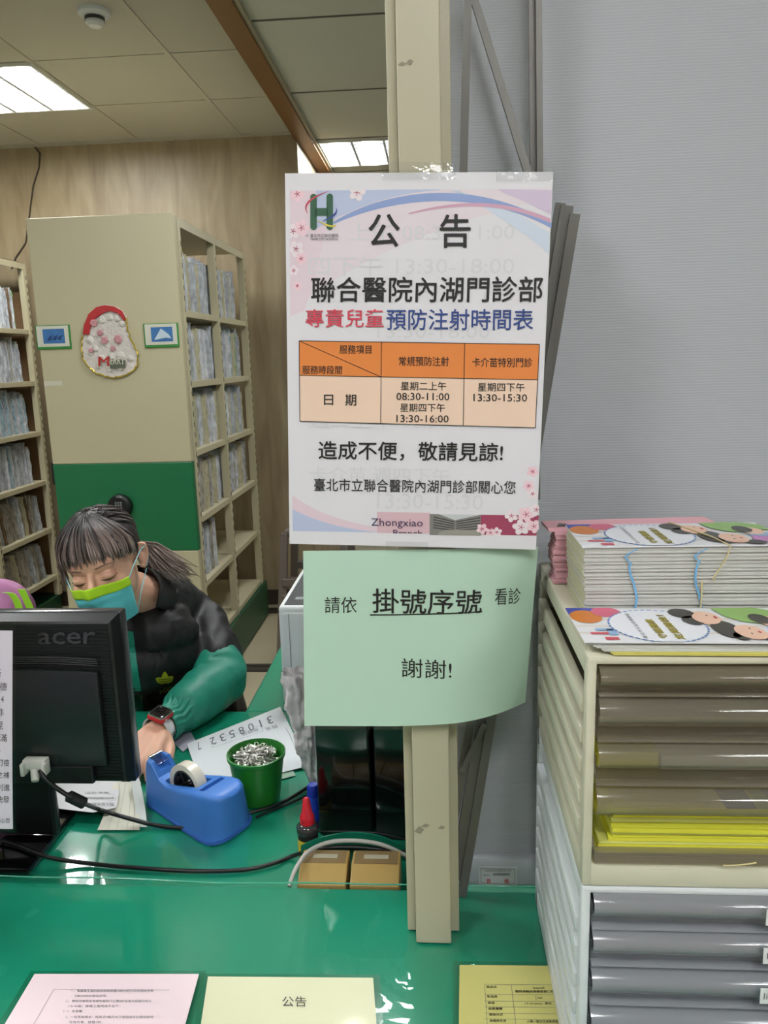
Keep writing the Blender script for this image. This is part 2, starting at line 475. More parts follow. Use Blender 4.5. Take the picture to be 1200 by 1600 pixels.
def add_files(x, y0, y1, z, weights, where, group, lean=0, gap=.002, hs=1.0, step=1):
    y = y0
    rnd = random.Random(int(y0*1000+z*777)); n = 0
    while True:
        i = rnd.choices(range(7), weights)[0]; s = rnd.randrange(3); th = .016+.005*s
        if y+th*1.3 > y1: break
        o = bpy.data.objects.new('file_folder', FMESH[i, s]); COL.objects.link(o)
        a = lean*(rnd.random()*.12+.88)+(rnd.random()-.5)*.006
        o.location = (x-rnd.random()*.018, y+th/2+.003, z+.0005+abs(math.sin(a))*th*.5)
        o.rotation_euler = (a, 0, 0); sc = hs*(.98+.10*rnd.random()); o.scale = (1, 1, sc)
        tag(o, f'{FCOL[i]} patient file folder standing {where}', 'file folder', f'{FCOL[i]} files {where}')
        y += th+gap+rnd.random()*.004; n += 1
    return n

# the big rolling cabinet
CX0, CX1, CY0 = -1.70, -1.07, 3.30
rc = thing('file_cabinet', 'tall beige rolling file cabinet with a green band across its end panel', 'file cabinet', ((CX0+CX1)/2, 4.0, 0))
MB().box((CX0, CY0, .86+.27), (CX1, CY0+.035, 2.165), .004).build('end_panel', P('panel_beige', (184, 176, 145), .42, var=.03), rc)
MB().box((CX0, CY0, .73), (CX1, CY0+.035, 1.1295), .003).build('green_panel', green_metal, rc)
MB().box((CX0, CY0, .02), (CX1, CY0+.035, .7295), .004).build('end_panel', MATS['panel_beige'], rc)
MB().box((CX0+.01, CY0+.036, .012), (CX1+.012, 4.55, .225), .004).build('base', dark_green_metal, rc)
shelving(rc, CX0+.02, CX1, [3.365, 3.90, 4.49], 2.155, .226)
w_ = MB(); 
for y in (3.7, 4.2):
    for x in (CX0+.1, CX1-.1): w_.lathe([(.03, -.01), (.03, .01)], (0, 0, 0), 16, mat=Matrix.Translation((x, y, .03)) @ Matrix.Rotation(R(90), 4, 'Y'))
w_.build('wheels', dark_grey_plastic, rc)
kn = at(190, 790, Y=CY0)
kz = MB().lathe([(.052, 0), (.055, .008), (.052, .03), (.042, .036), (0.001, .036)], (0, 0, 0), 40, mat=Matrix.Translation((kn.x, CY0, kn.z)) @ Matrix.Rotation(R(90), 4, 'X')).build('lock_dial', black_plastic, rc, 30)
kp = MB()
for i in range(4):
    for j in range(3): 
        x = kn.x-.014+j*.0115; z = kn.z-.018+i*.011
        kp.box((x, CY0-.0385, z), (x+.0085, CY0-.0362, z+.008), .0008)
kp.build('keypad', P('key_grey', (120, 122, 124), .4), kz)
hz = at(80, 737, Y=CY0); MB().box((CX0-.012, CY0+.004, hz.z-.06), (CX0, CY0+.02, hz.z+.04), .003).build('latch', black_plastic, rc)
lb = [at(x, y, Y=CY0) for x, y in ((67, 599), (94, 599))]
MB().box((CX0+.003, CY0-.0012, lb[0].z-.011), (CX0+.085, CY0, lb[0].z+.009)).build('label_strip', P('tape_white', (198, 196, 178), .4), rc)
wts = {0: [4, 3, 1.2, .3, .6, .1, 0], 1: [4, 3, 1, .4, .4, .1, 0], 2: [4, 3, 2, .2, .2, 0, .2], 3: [3, 3, 2, .2, .2, 0, 1], 4: [4, 2, 1, .2, 0, 0, 1]}
nm = ['top', 'second', 'third', 'fourth', 'fifth', 'bottom']
tot = 0
for k in range(5):
    z = SH[k]
    if k == 4: tot += add_files(CX1-.014, 3.385, 3.70, z, wts[4], 'on the fifth shelf, near bay of the rolling cabinet', '', 0); continue
    tot += add_files(CX1-.014, 3.388, 3.85, z, wts[k], f'on the {nm[k]} shelf, near bay of the rolling cabinet', '', .03 if k == 1 else 0)
    if k < 4: tot += add_files(CX1-.014, 3.925, 4.40 if k else 4.36, z, wts[k], f'on the {nm[k]} shelf, far bay of the rolling cabinet', '', .04 if k == 0 else 0)

# the shelving unit on the left
ls = thing('file_shelf', 'open beige steel file shelving along the left edge of the picture', 'shelving unit', (-2.7, 4.2, 0))
SH2 = SH
shelving(ls, -3.05, -2.43, [2.95, 3.49, 4.03, 4.64], 2.165, .12)
MB().box((-3.04, 2.93, .012), (-2.44, 4.66, .118), .004).build('base', dark_green_metal, ls)
MB().box((-3.05, 4.662, .12), (-2.44, 4.672, 2.0)).build('back_sheet', P('cardboard', (128, 98, 66), .8), ls)
wl = [[4, 3, .5, .5, .6, .6, 0], [2, 4, .3, 1.5, .1, .3, .6], [2, 2, .3, 4, 0, .6, .2], [4, 3, .5, .5, 0, .3, .6], [1, 2, .5, .2, 0, .4, 4], [1, 1, .5, 0, 0, .6, 5]]
for k in range(6):
    tot += add_files(-2.446, 4.055, 4.56, SH[k], wl[k], f'on the {nm[k]} shelf, far bay of the left shelving', '', [.02, .06, .05, .05, .16, .22][k])
    if k < 3: tot += add_files(-2.446, 3.72, 3.99, SH[k], wl[k], f'on the {nm[k]} shelf, near bay of the left shelving', '', .03)
print('files', tot)

# framed cards and the decoration on the cabinet's end panel
def card(px0, px1, py0, py1, label):
    a = at(px0, py0, Y=CY0); b = at(px1, py1, Y=CY0)
    x0, x1, z0, z1 = a.x, b.x, b.z, a.z
    t = thing('picture_card', label, 'picture', ((x0+x1)/2, CY0-.006, z0), 'two green-edged picture cards')
    y = CY0
    MB().box((x0, y-.006, z0), (x1, y-.0005, z1), .002).build('green_backing', P('card_green', (50, 130, 52), .4), t)
    MB().box((x0+.006, y-.008, z0+.011), (x1-.006, y-.006, z1-.003), .001).build('white_mount', P('card_white', (206, 204, 190), .3, coat=.5), t)
    w = x1-x0; h = z1-z0
    bx = (x0+w*.22, x1-w*.16); bz = (z0+h*.24, z1-h*.16)
    p = MB().face([(bx[0], y-.0086, bz[0]), (bx[1], y-.0086, bz[0]), (bx[1], y-.0086, bz[1]), (bx[0], y-.0086, bz[1])])
    g = MB(); g.box((bx[0], y-.0088, bz[0]), (bx[1], y-.008, bz[1])); g.build('photo', P('photo_blue', (60, 110, 165), .35, var=.35, vscale=30), t)
    return t, bx, bz
t, bx, bz = card(55, 113, 509, 545, 'green-edged card with a blue sea photo, left of the red and white decoration')
g = MB(); 
for s in range(3):
    x = bx[0]+.015+s*.022; g.prism([(x, 0, bz[0]+.012+s*.004), (x+.014, 0, bz[0]+.03), (x+.03, 0, bz[0]+.036), (x+.022, 0, bz[0]+.024), (x+.018, 0, bz[0]+.012)], (0, -.0008, 0))
g.xf(Matrix.Translation((0, CY0-.0089, 0))).build('dolphin_shapes', P('photo_navy', (34, 62, 110), .35), t)
t, bx, bz = card(224, 281, 506, 542, 'green-edged card with a leaping white whale photo, right of the decoration')
g = MB(); g.prism([(bx[0]+.012, 0, bz[0]+.008), (bx[0]+.03, 0, bz[0]+.034), (bx[0]+.044, 0, bz[1]-.006), (bx[1]-.018, 0, bz[0]+.03), (bx[1]-.006, 0, bz[0]+.012), (bx[1]-.03, 0, bz[0]+.016), (bx[0]+.03, 0, bz[0]+.01)], (0, -.0008, 0))
g.xf(Matrix.Translation((0, CY0-.0089, 0))).build('whale_shape', P('photo_pale', (190, 204, 216), .35), t)

# red and white christmas cut-out (a plain festive shape), gold tinsel edge, lettering
dc = at(172, 535, Y=CY0)
de = thing('christmas_decoration', 'red and white christmas cut-out with gold tinsel edge stuck on the beige end panel', 'decoration', (dc.x, CY0, dc.z-.15))
def dp(px, py, d=0): q = at(px, py, Y=CY0); return Vector((q.x, CY0-d, q.z))
out = [(131, 522), (133, 508), (140, 490), (152, 479), (165, 476), (180, 478), (192, 485), (199, 497), (200, 512), (205, 530), (213, 545), (217, 556), (216, 570), (209, 580), (195, 586), (180, 590), (165, 588), (150, 582), (138, 572), (130, 560), (128, 545), (129, 534)]
MB().prism([dp(x, y) for x, y in out], (0, -.006, 0)).build('white_board', P('deco_white', (206, 198, 192), .6, bump=.6, bscale=60, var=.12, vscale=40), de)
red = [(131, 523), (133, 508), (140, 491), (152, 480), (165, 477), (180, 479), (192, 486), (198, 498), (196, 502), (186, 490), (172, 486), (160, 491), (150, 499), (143, 510), (141, 523)]
MB().prism([dp(x, y, .006) for x, y in red], (0, -.008, 0), .002).build('red_top', P('deco_red', (170, 28, 30), .5, bump=.3, bscale=60), de)
g = MB()
for (x, y, r) in ((142, 532, 7), (150, 545, 6), (143, 552, 5), (160, 500, 7), (172, 496, 7), (184, 498, 6), (192, 506, 6), (160, 560, 7), (175, 556, 7), (190, 556, 8), (205, 560, 6), (172, 575, 8), (190, 574, 7), (155, 572, 6)):
    c = dp(x, y, .006); g.ell(c, (r*.0024, .006, r*.0024), u=12, v=8)
g.build('white_ruffles', P('deco_ruffle', (214, 208, 200), .7, bump=.8, bscale=90), de, 60)
for (x, y, r) in ((148, 505, 7), (144, 548, 5), (158, 520, 6), (186, 530, 8), (165, 532, 7), (178, 545, 5)):
    c = dp(x, y, .012); g = MB(); g.ell(c, (r*.0012, .004, r*.0012), u=10, v=6)
    for k in range(6):
        a = k*math.pi/3; g.ell(c+Vector((math.cos(a), 0, math.sin(a)))*r*.0013, (r*.0011, .004, r*.0011), u=10, v=6)
    g.build('pink_rose', P('deco_pink', (196, 140, 146), .6), de, 60)
pts = []
o2 = out[7:]+out[:1]
for i in range(len(o2)-1):
    for k in range(6):
        a = k/6; x = o2[i][0]*(1-a)+o2[i+1][0]*a; y = o2[i][1]*(1-a)+o2[i+1][1]*a
        pts.append(dp(x, y, .006)+Vector(((random.random()-.5)*.006, -(random.random())*.004, (random.random()-.5)*.006)))
MB().tube(pts, .0035, 5).build('gold_tinsel', P('tinsel_gold', (196, 170, 70), .3, metal=.7), de)
MB().prism([dp(174, 563, .0125), dp(198, 563, .0125), dp(198, 575, .0125), dp(174, 575, .0125)], (0, -.002, 0)).build('green_plate', P('deco_green', (86, 92, 74), .5), de)
ink('lettering', 'M', dp(156, 572, .0165), dp(173, 572, .0165), dp(156, 557, .0165), P('deco_red_ink', (170, 34, 24), .5), de, bold=.02)
ink('lettering', 'ERRY', dp(175, 569, .0165), dp(197, 569, .0165), dp(175, 559, .0165), P('deco_cream', (220, 214, 196), .5), de)

# grey step stool near the plywood wall
st = thing('step_stool', 'grey-brown plastic step stool standing behind the printer by the plywood wall', 'stool', (-.62, 3.9, 0))
sm = P('stool_plastic', (98, 88, 80), .55)
sx0, sx1, sy0, sy1 = -.80, -.42, 3.62, 4.0
for (x, y) in ((sx0, sy0), (sx1, sy0), (sx0, sy1), (sx1, sy1)):
    c = Vector(((sx0+sx1)/2, (sy0+sy1)/2, 0)); b = Vector((x, y, 0)); tpp = c+(b-c)*.75; tpp.z = .72
    MB().tube([b, tpp], [.03, .024], 4).build('leg', sm, st)
g = MB(); g.box((sx0+.045, sy0+.045, .70), (sx1-.045, sy1-.045, .735), .008).build('seat', sm, st)
g = MB(); g.box((sx0+.03, sy0+.0, .46), (sx1-.03, sy0+.05, .50), .005); g.box((sx0+.03, sy1-.05, .46), (sx1-.03, sy1, .50), .005); g.build('stretcher', sm, st)
MB().box((sx0+.02, sy0+.0, .2), (sx1-.02, sy0+.04, .42), .01).build('apron', sm, st)

# ------------------------------------------------------------------ counter, post, blind
CT = .775; CE = 1.018
rcn = thing('reception_counter', 'green-topped reception counter in the foreground under clear vinyl', 'counter', (-.2, .7, 0))
MB().box((-1.7, .42, 0), (1.5, 1.0, CT-.03), .004).build('body', P('counter_body', (180, 176, 160), .5), rcn)
MB().box((-1.72, .38, CT-.03), (1.52, CE, CT), .006).build('top', green_top, rcn, 40)
def vin(u, v):
    x = -1.7+3.2*u; y = .39+(CE+.004-.39)*v
    z = CT+.0012
    z += .0035*math.exp(-((y-1.01)/.02)**2)*(.6+.6*math.sin(x*9+1)+.35*math.sin(x*23))*(1 if x < 0 else .25)
    rr = noise.noise(Vector((x*7, y*7, 3.1)))
    z += .0009*max(0, rr+.1)
    dx, dy = x+.01, y-.86
    dd = math.hypot(dx, dy); z += .0022*math.exp(-(dd/.10)**2)*(1+math.sin(dd*120+3*math.atan2(dy, dx)))
    dx, dy = x+.60, y-.88
    z += .0016*math.exp(-((dx+.12*(y-.88))/.02)**2)*(1+math.sin(y*90))
    if -.1 < x < .05 and .895 < y < .96: z = CT+.0008
    return (x, y, max(z, CT+.0006))
MB().grid(vin, 300, 70).build('vinyl_cover', vinyl, rcn, 80, recalc=False)

ep = [Vector((x, CE+.0035, CT+.0022+.0035*(.6+.6*math.sin(x*9+1)+.35*math.sin(x*23))*(1 if x < 0 else .25))) for x in [-1.7+3.2*i/200 for i in range(201)]]
MB().tube(ep, .0011, 6).build('vinyl_edge', P('vinyl_edge', (70, 160, 132), .2, coat=.5), rcn, 60)  # raised film edge; its lighter green paints in the highlight along it
# inner desk
DZ = .715
dk = thing('desk', 'lower green-topped work desk behind the counter with a wing along the right', 'desk', (-.6, 1.4, 0))
MB().box((-1.9, 1.022, DZ-.03), (.62, 1.73, DZ), .004).build('top', green_top, dk)
MB().box((-.475, 1.7301, DZ-.03), (.3, 2.75, DZ), .004).build('wing_top', green_top, dk)
db = P('desk_panel', (170, 165, 145), .5)
MB().box((-1.88, 1.03, 0), (-1.85, 1.70, DZ-.031)).build('side_panel', db, dk)
MB().box((.57, 1.03, 0), (.60, 1.70, DZ-.031)).build('side_panel', db, dk)
MB().box((-.20, 1.8, 0), (.25, 2.7, DZ-.031)).build('pedestal', db, dk)
MB().box((-1.84, 1.03, .2), (.56, 1.05, DZ-.031)).build('modesty_panel', db, dk)
def vin2(u, v):
    x = -1.85+2.4*u; y = 1.03+.69*v
    return (x, y, DZ+.0005+.0008*max(0, noise.noise(Vector((x*8, y*8, 1.0)))))
MB().grid(vin2, 160, 50).build('vinyl_cover', vinyl, dk, 80, recalc=False)

# square metal post with side flanges
PY = .907
ps = thing('metal_post', 'beige metal post rising from the counter, carrying the two notices', 'post', (-.013, .93, CT))
def post_piece(nm_, x0, x1, y0, y1, z0=CT+.002):
    return MB().box((x0, y0, z0), (x1, y1, CEIL), .0015).build(nm_, post_metal, ps)
post_piece('front_channel', -.0368, .0102, PY, .930)
g = MB().box((-.049, .9305, CT+.002), (-.0375, .975, CEIL), .001); g.build('side_flange', post_metal, ps)
g = MB().box((.0095, .9305, CT+.002), (.0215, .975, CEIL), .001); g.build('side_flange', post_metal, ps)
MB().box((-.037, .931, CT+.002), (.009, .972, CEIL)).build('core', post_metal, ps)
sc = MB()
for (x, y, w_, h_) in ((628, 100, 7, 3), (640, 97, 6, 4), (665, 1290, 8, 4), (690, 1293, 7, 4), (655, 1297, 9, 8)):
    a = at(x, y, Y=PY-.0004); k = .00075
    sc.face([a+Vector((-w_*k, 0, -h_*k*.4)), a+Vector((w_*k*.2, 0, -h_*k)), a+Vector((w_*k, 0, h_*k*.2)), a+Vector((0, 0, h_*k))])
sc.build('scuff_marks', P('scuff', (140, 132, 112), .6), ps)

# roller blind
bl = thing('roller_blind', 'grey roller blind pulled down to the counter behind the drawer tower', 'blind', (.55, 1.02, CT))
BX0, BX1, BY = .02, 1.45, 1.037
def blind_mat():
    m = P('blind_fabric', (176, 178, 184), .55)
    nt = m.node_tree; b = nt.nodes['Principled BSDF']; N = nt.nodes.new; L = nt.links.new
    tc = N('ShaderNodeTexCoord'); wv = N('ShaderNodeTexWave'); wv.bands_direction = 'Z'; wv.inputs['Scale'].default_value = 90; wv.inputs['Distortion'].default_value = 1.5; wv.inputs['Detail'].default_value = 2; wv.inputs['Detail Scale'].default_value = .4
    bp = N('ShaderNodeBump'); bp.inputs['Strength'].default_value = .12; bp.inputs['Distance'].default_value = .002
    L(tc.outputs['Object'], wv.inputs['Vector']); L(wv.outputs['Fac'], bp.inputs['Height']); L(bp.outputs['Normal'], b.inputs['Normal'])
    return m
MB().grid(lambda u, v: (BX0+(BX1-BX0)*u, BY+.004*math.sin(u*5), .822+(CEIL-.06-.822)*v), 40, 10).build('fabric', blind_mat(), bl, 60)
MB().box((BX0, BY-.012, CT+.001), (BX1, BY+.012, .822), .006).build('bottom_bar', P('blind_bar', (178, 182, 188), .4), bl, 40)
MB().lathe([(.028, 0), (.028, BX1-BX0)], (0, 0, 0), 20, mat=Matrix.Translation((BX0, BY, CEIL-.04)) @ Matrix.Rotation(R(90), 4, 'Y')).build('roller', white_plastic, bl, 30)
a = at(748, 1354, Y=BY-.0125); b = at(808, 1383, Y=BY-.0125)
lbx = MB().box((a.x, BY-.0128, b.z), (b.x, BY-.0121, a.z)).build('care_label', P('label_white', (205, 205, 205), .4), bl)
g = MB(); t_ = .0007
for q in (((a.x+.003, b.z+.002), (b.x-.003, b.z+.002+t_)), ((a.x+.003, a.z-.003), (b.x-.003, a.z-.003+t_)), ((a.x+.003, b.z+.002), (a.x+.003+t_, a.z-.003)), ((b.x-.003-t_, b.z+.002), (b.x-.003, a.z-.003))):
    g.box((q[0][0], BY-.0131, q[0][1]), (q[1][0], BY-.0128, q[1][1]))
g.build('label_frame', grey_ink, lbx)
def binks(s, x0, x1, y0, y1, mt, bold=0):
    y0 -= 4; y1 -= 4
    ink('lettering', s, at(x0, y1, Y=BY-.0131), at(x1, y1, Y=BY-.0131), at(x0, y0, Y=BY-.0131), mt, lbx, bold, .0002)
red_ink = P('red_ink', (190, 40, 50), .5)
binks('內政部消防署認證合格', 757, 799, 1362, 1366, grey_ink)
binks('ADE000002', 770, 797, 1368, 1372, black_ink, .02)
binks('編號NO.', 755, 766, 1370, 1373, grey_ink)
binks('防', 761, 767, 1377, 1384, red_ink, .02); binks('焰', 788, 795, 1377, 1384, red_ink, .02)

# folded grey metal bars between post and blind
sb = P('bar_metal', (104, 101, 96), .45, metal=.3, var=.15, vscale=10)
gm = thing('folding_stand', 'folded grey metal stand of long bars leaning between post and blind', 'folding stand', (.03, 1.0, CT))
def bar(p, q, Y0, Y1, w, d, nm_='bar'):
    a = at(*p, Y=Y0); b = at(*q, Y=Y1)
    ax = (b-a).normalized(); n = Vector((0, 1, 0)); n = (n-ax*n.dot(ax)).normalized(); s = ax.cross(n)
    g = MB(); g.prism([a+s*w/2+n*d/2, a-s*w/2+n*d/2, a-s*w/2-n*d/2, a+s*w/2-n*d/2], b-a)
    return g.build(nm_, sb, gm)
bar((898, 335), (722, 1398), .985, 1.005, .012, .010)
bar((886, 322), (712, 1372), .992, 1.010, .015, .008)
bar((876, 318), (700, 1330), 1.0, 1.014, .012, .008)
bar((741, -420), (716, 600), .955, .965, .009, .009)
bar((735, -20), (834, 300), 1.0, .985, .009, .006)
bar((828, -460), (838, 780), 1.005, .99, .009, .009)
bar((838, -460), (846, 620), .99, .985, .007, .007)
bar((758, 1130), (722, 1205), .995, 1.0, .006, .006, 'strut')

# ------------------------------------------------------------------ the tall poster on the post
lam = .0006
PC = Vector((-.024, .892, 1.539)); ROT = R(2.1)
PW, PH = .2905, .4165
PM = Matrix.Translation(PC) @ Matrix.Rotation(ROT, 4, 'Y') @ Matrix.Rotation(R(-1.0), 4, 'X')
def pw(x, z, lift=0):
    "poster coordinates (metres from centre, up) to world, with a faint paper wave"
    y = -lift
    return PM @ Vector((x, y, z))
def pxz(px, py):
    xl = 442+(py-262)*7/595; xr = 865-(py-262)*25/598
    u = (px-xl)/(xr-xl); v = (py-262-(2.0*(u-.5)))/597.0
    return ((u-.5)*PW, (.5-v)*PH)
po = thing('poster', 'tall laminated white poster of children vaccination hours taped to the metal post', 'poster', PC-Vector((0, 0, PH/2)))
ps_paper = P('poster_paper', (224, 220, 226), .45, coat=.35)
MB().grid(lambda u, v: pw((u-.5)*PW, (v-.5)*PH), 24, 24).build('paper', ps_paper, po, 80)
MB().grid(lambda u, v: pw((u-.5)*PW+.001, (v-.5)*PH, -.0008), 24, 24).build('backing_sheet', paper_w, po, 80)
MB().grid(lambda u, v: pw((u-.5)*(PW+.010), (v-.5)*(PH+.006), -.0014), 24, 24).build('lamination_film', film, po, 80)
MB().grid(lambda u, v: pw((u-.5)*(PW+.004)+.008, (v-.5)*(PH-.002)+.001, -.0028), 24, 24).build('lamination_film', film, po, 80)
def art(nm_, polys, mat, lay, label=None):
    """flat print: polygons in photo-poster pixels, subdivided enough to follow the sheet"""
    g = MB()
    for pl in polys:
        try: g.face([pw(*pxz(x, y), lift=lay*.00009) for x, y in pl])
        except Exception: pass
    bmesh.ops.triangulate(g.bm, faces=g.bm.faces)
    o = g.build(nm_, mat, po, recalc=False)
    return o
def strip(top, bot):
    """band between two polylines sampled alike"""
    return [[top[i], top[i+1], bot[i+1], bot[i]] for i in range(len(top)-1)]
def curve(pts, n=24):
    out = []
    for i in range(n+1):
        t = i/n; P_ = list(pts)
        while len(P_) > 1: P_ = [(a[0]*(1-t)+b[0]*t, a[1]*(1-t)+b[1]*t) for a, b in zip(P_, P_[1:])]
        out.append(P_[0])
    return out
Ci = lambda n_, c: P(n_, c, .45, coat=.35)
c1 = curve([(450, 345), (560, 290), (700, 270), (864, 330)])
top = [(450+(864-450)*i/24, 286.5) for i in range(25)]
art('pink_wash', strip([(450+(864-450)*i/24, 287) for i in range(25)], curve([(450, 470), (600, 360), (740, 330), (864, 300)])), Ci('p_pinkwash', (226, 212, 220)), 1)
art('left_wash', [[(450, 287), (520, 287), (500, 380), (474, 470), (450, 480)]], Ci('p_leftwash', (226, 206, 216)), 1.5)
art('blue_field', strip([(492+(690-492)*i/24, 287) for i in range(25)], curve([(492, 345), (560, 308), (620, 292), (690, 288)])), Ci('p_bluefield', (186, 194, 222)), 2)
art('blue_ribbon', strip(curve([(520, 334), (600, 288), (740, 268), (864, 338)]), curve([(520, 338), (610, 300), (745, 284), (864, 346)])), Ci('p_blueribbon', (142, 160, 208)), 3)
art('pale_ribbon', strip(curve([(700, 289), (760, 292), (820, 330), (861, 352)]), curve([(720, 289), (780, 330), (830, 355), (860, 386)])), Ci('p_paleblue', (204, 212, 228)), 2.5)
art('pink_ribbon', strip(curve([(640, 322), (730, 298), (800, 306), (863, 332)]), curve([(640, 324), (730, 304), (800, 312), (862, 338)])), Ci('p_pinkribbon', (206, 160, 184)), 4)
art('violet_field', strip(curve([(780, 288), (810, 288), (840, 289), (864, 290)]), curve([(790, 294), (810, 300), (840, 314), (863, 326)])), Ci('p_violet', (208, 190, 214)), 3.5)
b1 = curve([(454, 774), (500, 810), (560, 826), (640, 832)])
art('pink_band', strip(b1, curve([(454, 798), (500, 826), (560, 836), (640, 836)])), Ci('p_pinkband', (224, 200, 212)), 2)
art('blue_band', strip(curve([(454, 798), (500, 822), (540, 830), (590, 835)]), [(454+(590-454)*i/24, 835.5) for i in range(25)]), Ci('p_blueband', (184, 192, 220)), 2.5)
art('pink_panel', [[(590, 800), (675, 800), (675, 836), (590, 836)]], Ci('p_pinkpanel', (216, 180, 190)), 2.2)
art('red_panel', [[(752, 802), (846, 802), (842, 836), (752, 836)]], Ci('p_redpanel', (158, 62, 92)), 2.2)
art('building_sky', [[(674, 802), (755, 802), (755, 838), (674, 838)]], Ci('p_bsky', (196, 198, 202)), 2.4)
art('building_walls', [[(674, 802), (688, 802), (714, 812), (738, 806), (755, 802), (755, 838), (674, 838)]], Ci('p_bwall', (126, 124, 120)), 2.8)
wl_ = []
for i in range(5):
    d = i*4.6
    wl_.append([(680, 806+d), (713, 814+d*.8), (713, 815.8+d*.8), (680, 808+d)]); wl_.append([(716, 814+d*.8), (754, 806+d), (754, 808+d), (716, 815.8+d*.8)])
art('building_windows', wl_, Ci('p_bwin', (62, 60, 60)), 3.2)
art('building_base', [[(688, 834), (700, 829), (755, 828), (755, 838), (688, 838)]], Ci('p_bbase', (150, 146, 138)), 3.6)
def flower(cx, cy, r, rot=0):
    pet = []; cen = []
    for k in range(5):
        a = rot+k*2*math.pi/5; mx, my = cx+math.cos(a)*r*.58, cy+math.sin(a)*r*.58
        pet.append([(mx+math.cos(a)*math.cos(t)*r*.5-math.sin(a)*math.sin(t)*r*.4, my+math.sin(a)*math.cos(t)*r*.5+math.cos(a)*math.sin(t)*r*.4) for t in [j*math.pi/6 for j in range(12)]])
        q = (cx+math.cos(a+.5)*r*.42, cy+math.sin(a+.5)*r*.42); n_ = (-math.sin(a+.5)*.5, math.cos(a+.5)*.5)
        cen.append([(cx+n_[0], cy+n_[1]), (cx-n_[0], cy-n_[1]), (q[0]-n_[0], q[1]-n_[1]), (q[0]+n_[0], q[1]+n_[1])])
    return pet, cen
fl = [(462, 292, 11, .2), (455, 348, 11, .9), (469, 343, 12, 0), (460, 375, 12, .5), (468, 390, 9, .3), (456, 408, 8, 1), (462, 432, 7, .4), (558, 290, 13, 1.2),
      (836, 728, 9, .2), (836, 765, 9, .9), (830, 752, 9, .3), (803, 803, 10, .5), (826, 800, 13, .1), (842, 792, 11, .7), (757, 826, 9, .2), (780, 831, 8, .9), (770, 832, 7, .2), (818, 822, 13, .8), (838, 820, 11, .2)]
fl = [f for f in fl]
for i, (x, y, r, a) in enumerate(fl):
    pet, cen = flower(x, y, r, a)
    ins = lambda q: all(449 < xx < 866 and 286 < yy < 838 for xx, yy in q)
    for pp in pet: pp[:] = [(max(450, min(846 if y > 600 else 862, xx)), max(287, min(837, yy))) for xx, yy in pp]
    if i % 2: mt = Ci('p_petal1', (236, 222, 228))
    else: mt = Ci('p_petal2', (240, 206, 216))
    fo = art('blossom', pet, mt, 5+i*.15)
    c_ = [q for q in cen if all(450 < xx < 864 and 287 < yy < 837 for xx, yy in q)]
    if c_:
        s_ = art('stamens', c_, Ci('p_stamen', (186, 84, 116)), 8.4); s_.parent = fo; s_.matrix_parent_inverse = Matrix.Translation(-po.location) if False else fo.matrix_parent_inverse @ Matrix()
        s_.matrix_parent_inverse = wm(fo).inverted()
# hospital emblem
LG = Ci('p_logo_green', (52, 92, 70))
def rr(x0, y0, x1, y1, r):
    o_ = []
    for cx, cy, a0 in ((x1-r, y0+r, -90), (x1-r, y1-r, 0), (x0+r, y1-r, 90), (x0+r, y0+r, 180)):
        for k in range(5): a = R(a0+k*22.5); o_.append((cx+math.cos(a)*r, cy+math.sin(a)*r))
    return o_
art('emblem', [rr(483, 292, 493.5, 346.5, 5), rr(509, 292, 519.5, 346.5, 5), [(490, 313.5), (512, 313.5), (512, 325), (490, 325)]], LG, 9)
def thick(c, w0): 
    o_ = []
    n = len(c)-1
    for i in range(n):
        f0 = math.sin(math.pi*i/n)*w0+.15; f1 = math.sin(math.pi*(i+1)/n)*w0+.15
        dx, dy = c[i+1][0]-c[i][0], c[i+1][1]-c[i][1]; l = math.hypot(dx, dy) or 1; nx, ny = -dy/l, dx/l
        o_.append([(c[i][0]+nx*f0, c[i][1]+ny*f0), (c[i+1][0]+nx*f1, c[i+1][1]+ny*f1), (c[i+1][0]-nx*f1, c[i+1][1]-ny*f1), (c[i][0]-nx*f0, c[i][1]-ny*f0)])
    return o_
art('emblem_red_arc', thick(curve([(514, 288), (480, 298), (470, 310), (479, 322)]), 1.4), Ci('p_ared', (190, 70, 84)), 10)
art('emblem_blue_arc', thick(curve([(502, 333), (515, 329), (530, 322), (524, 313)]), 1.4), Ci('p_ablue', (50, 66, 140)), 10)
art('emblem_yellow_arc', thick(curve([(493, 331), (510, 341), (525, 345), (524, 336)]), 1.2), Ci('p_ayel', (214, 196, 70)), 10)
def ptext(s, x0, x1, y0, y1, mat, bold=0, lay=10, clip=None, nm_='lettering', label=None):
    def f3(q): return pw(q.x, q.z, lift=lay*.00009)
    a = pxz(x0, y1); b = pxz(x1, y1); c = pxz(x0, y0)
    return ink(nm_, s, (a[0], 0, a[1]), (b[0], 0, b[1]), (c[0], 0, c[1]), mat, po, bold, fn=f3, clip=clip, label=label)
ghost = Ci('p_ghost', (214, 212, 216)); ghost2 = Ci('p_ghost2', (212, 209, 212))
for s, x0, x1, y0, y1 in (('上午 08:30-11:00', 545, 806, 336, 364), ('四下午 13:30-18:00', 480, 806, 386, 416), ('13:30-18:00', 590, 768, 492, 514), ('預防注射掛號時間：', 480, 750, 590, 618), ('週二上午 08:30-11:00', 482, 790, 634, 660), ('卡介苗 週四下午', 482, 706, 724, 750), ('13:30-15:30', 590, 758, 768, 794)):
    ptext(s, x0, x1, y0, y1, ghost, 0, 5 if y0 < 560 or y0 > 662 else 8.6, nm_='show_through')
ptext('公', 576, 626, 323, 373, black_ink, .014); ptext('告', 689, 738, 324, 375, black_ink, .014)
ptext('聯合醫院內湖門診部', 484, 850, 418, 458, black_ink, .012)
ptext('專責兒童', 475, 601, 468, 497, P('p_redtxt', (206, 62, 84), .45, coat=.3), .008)
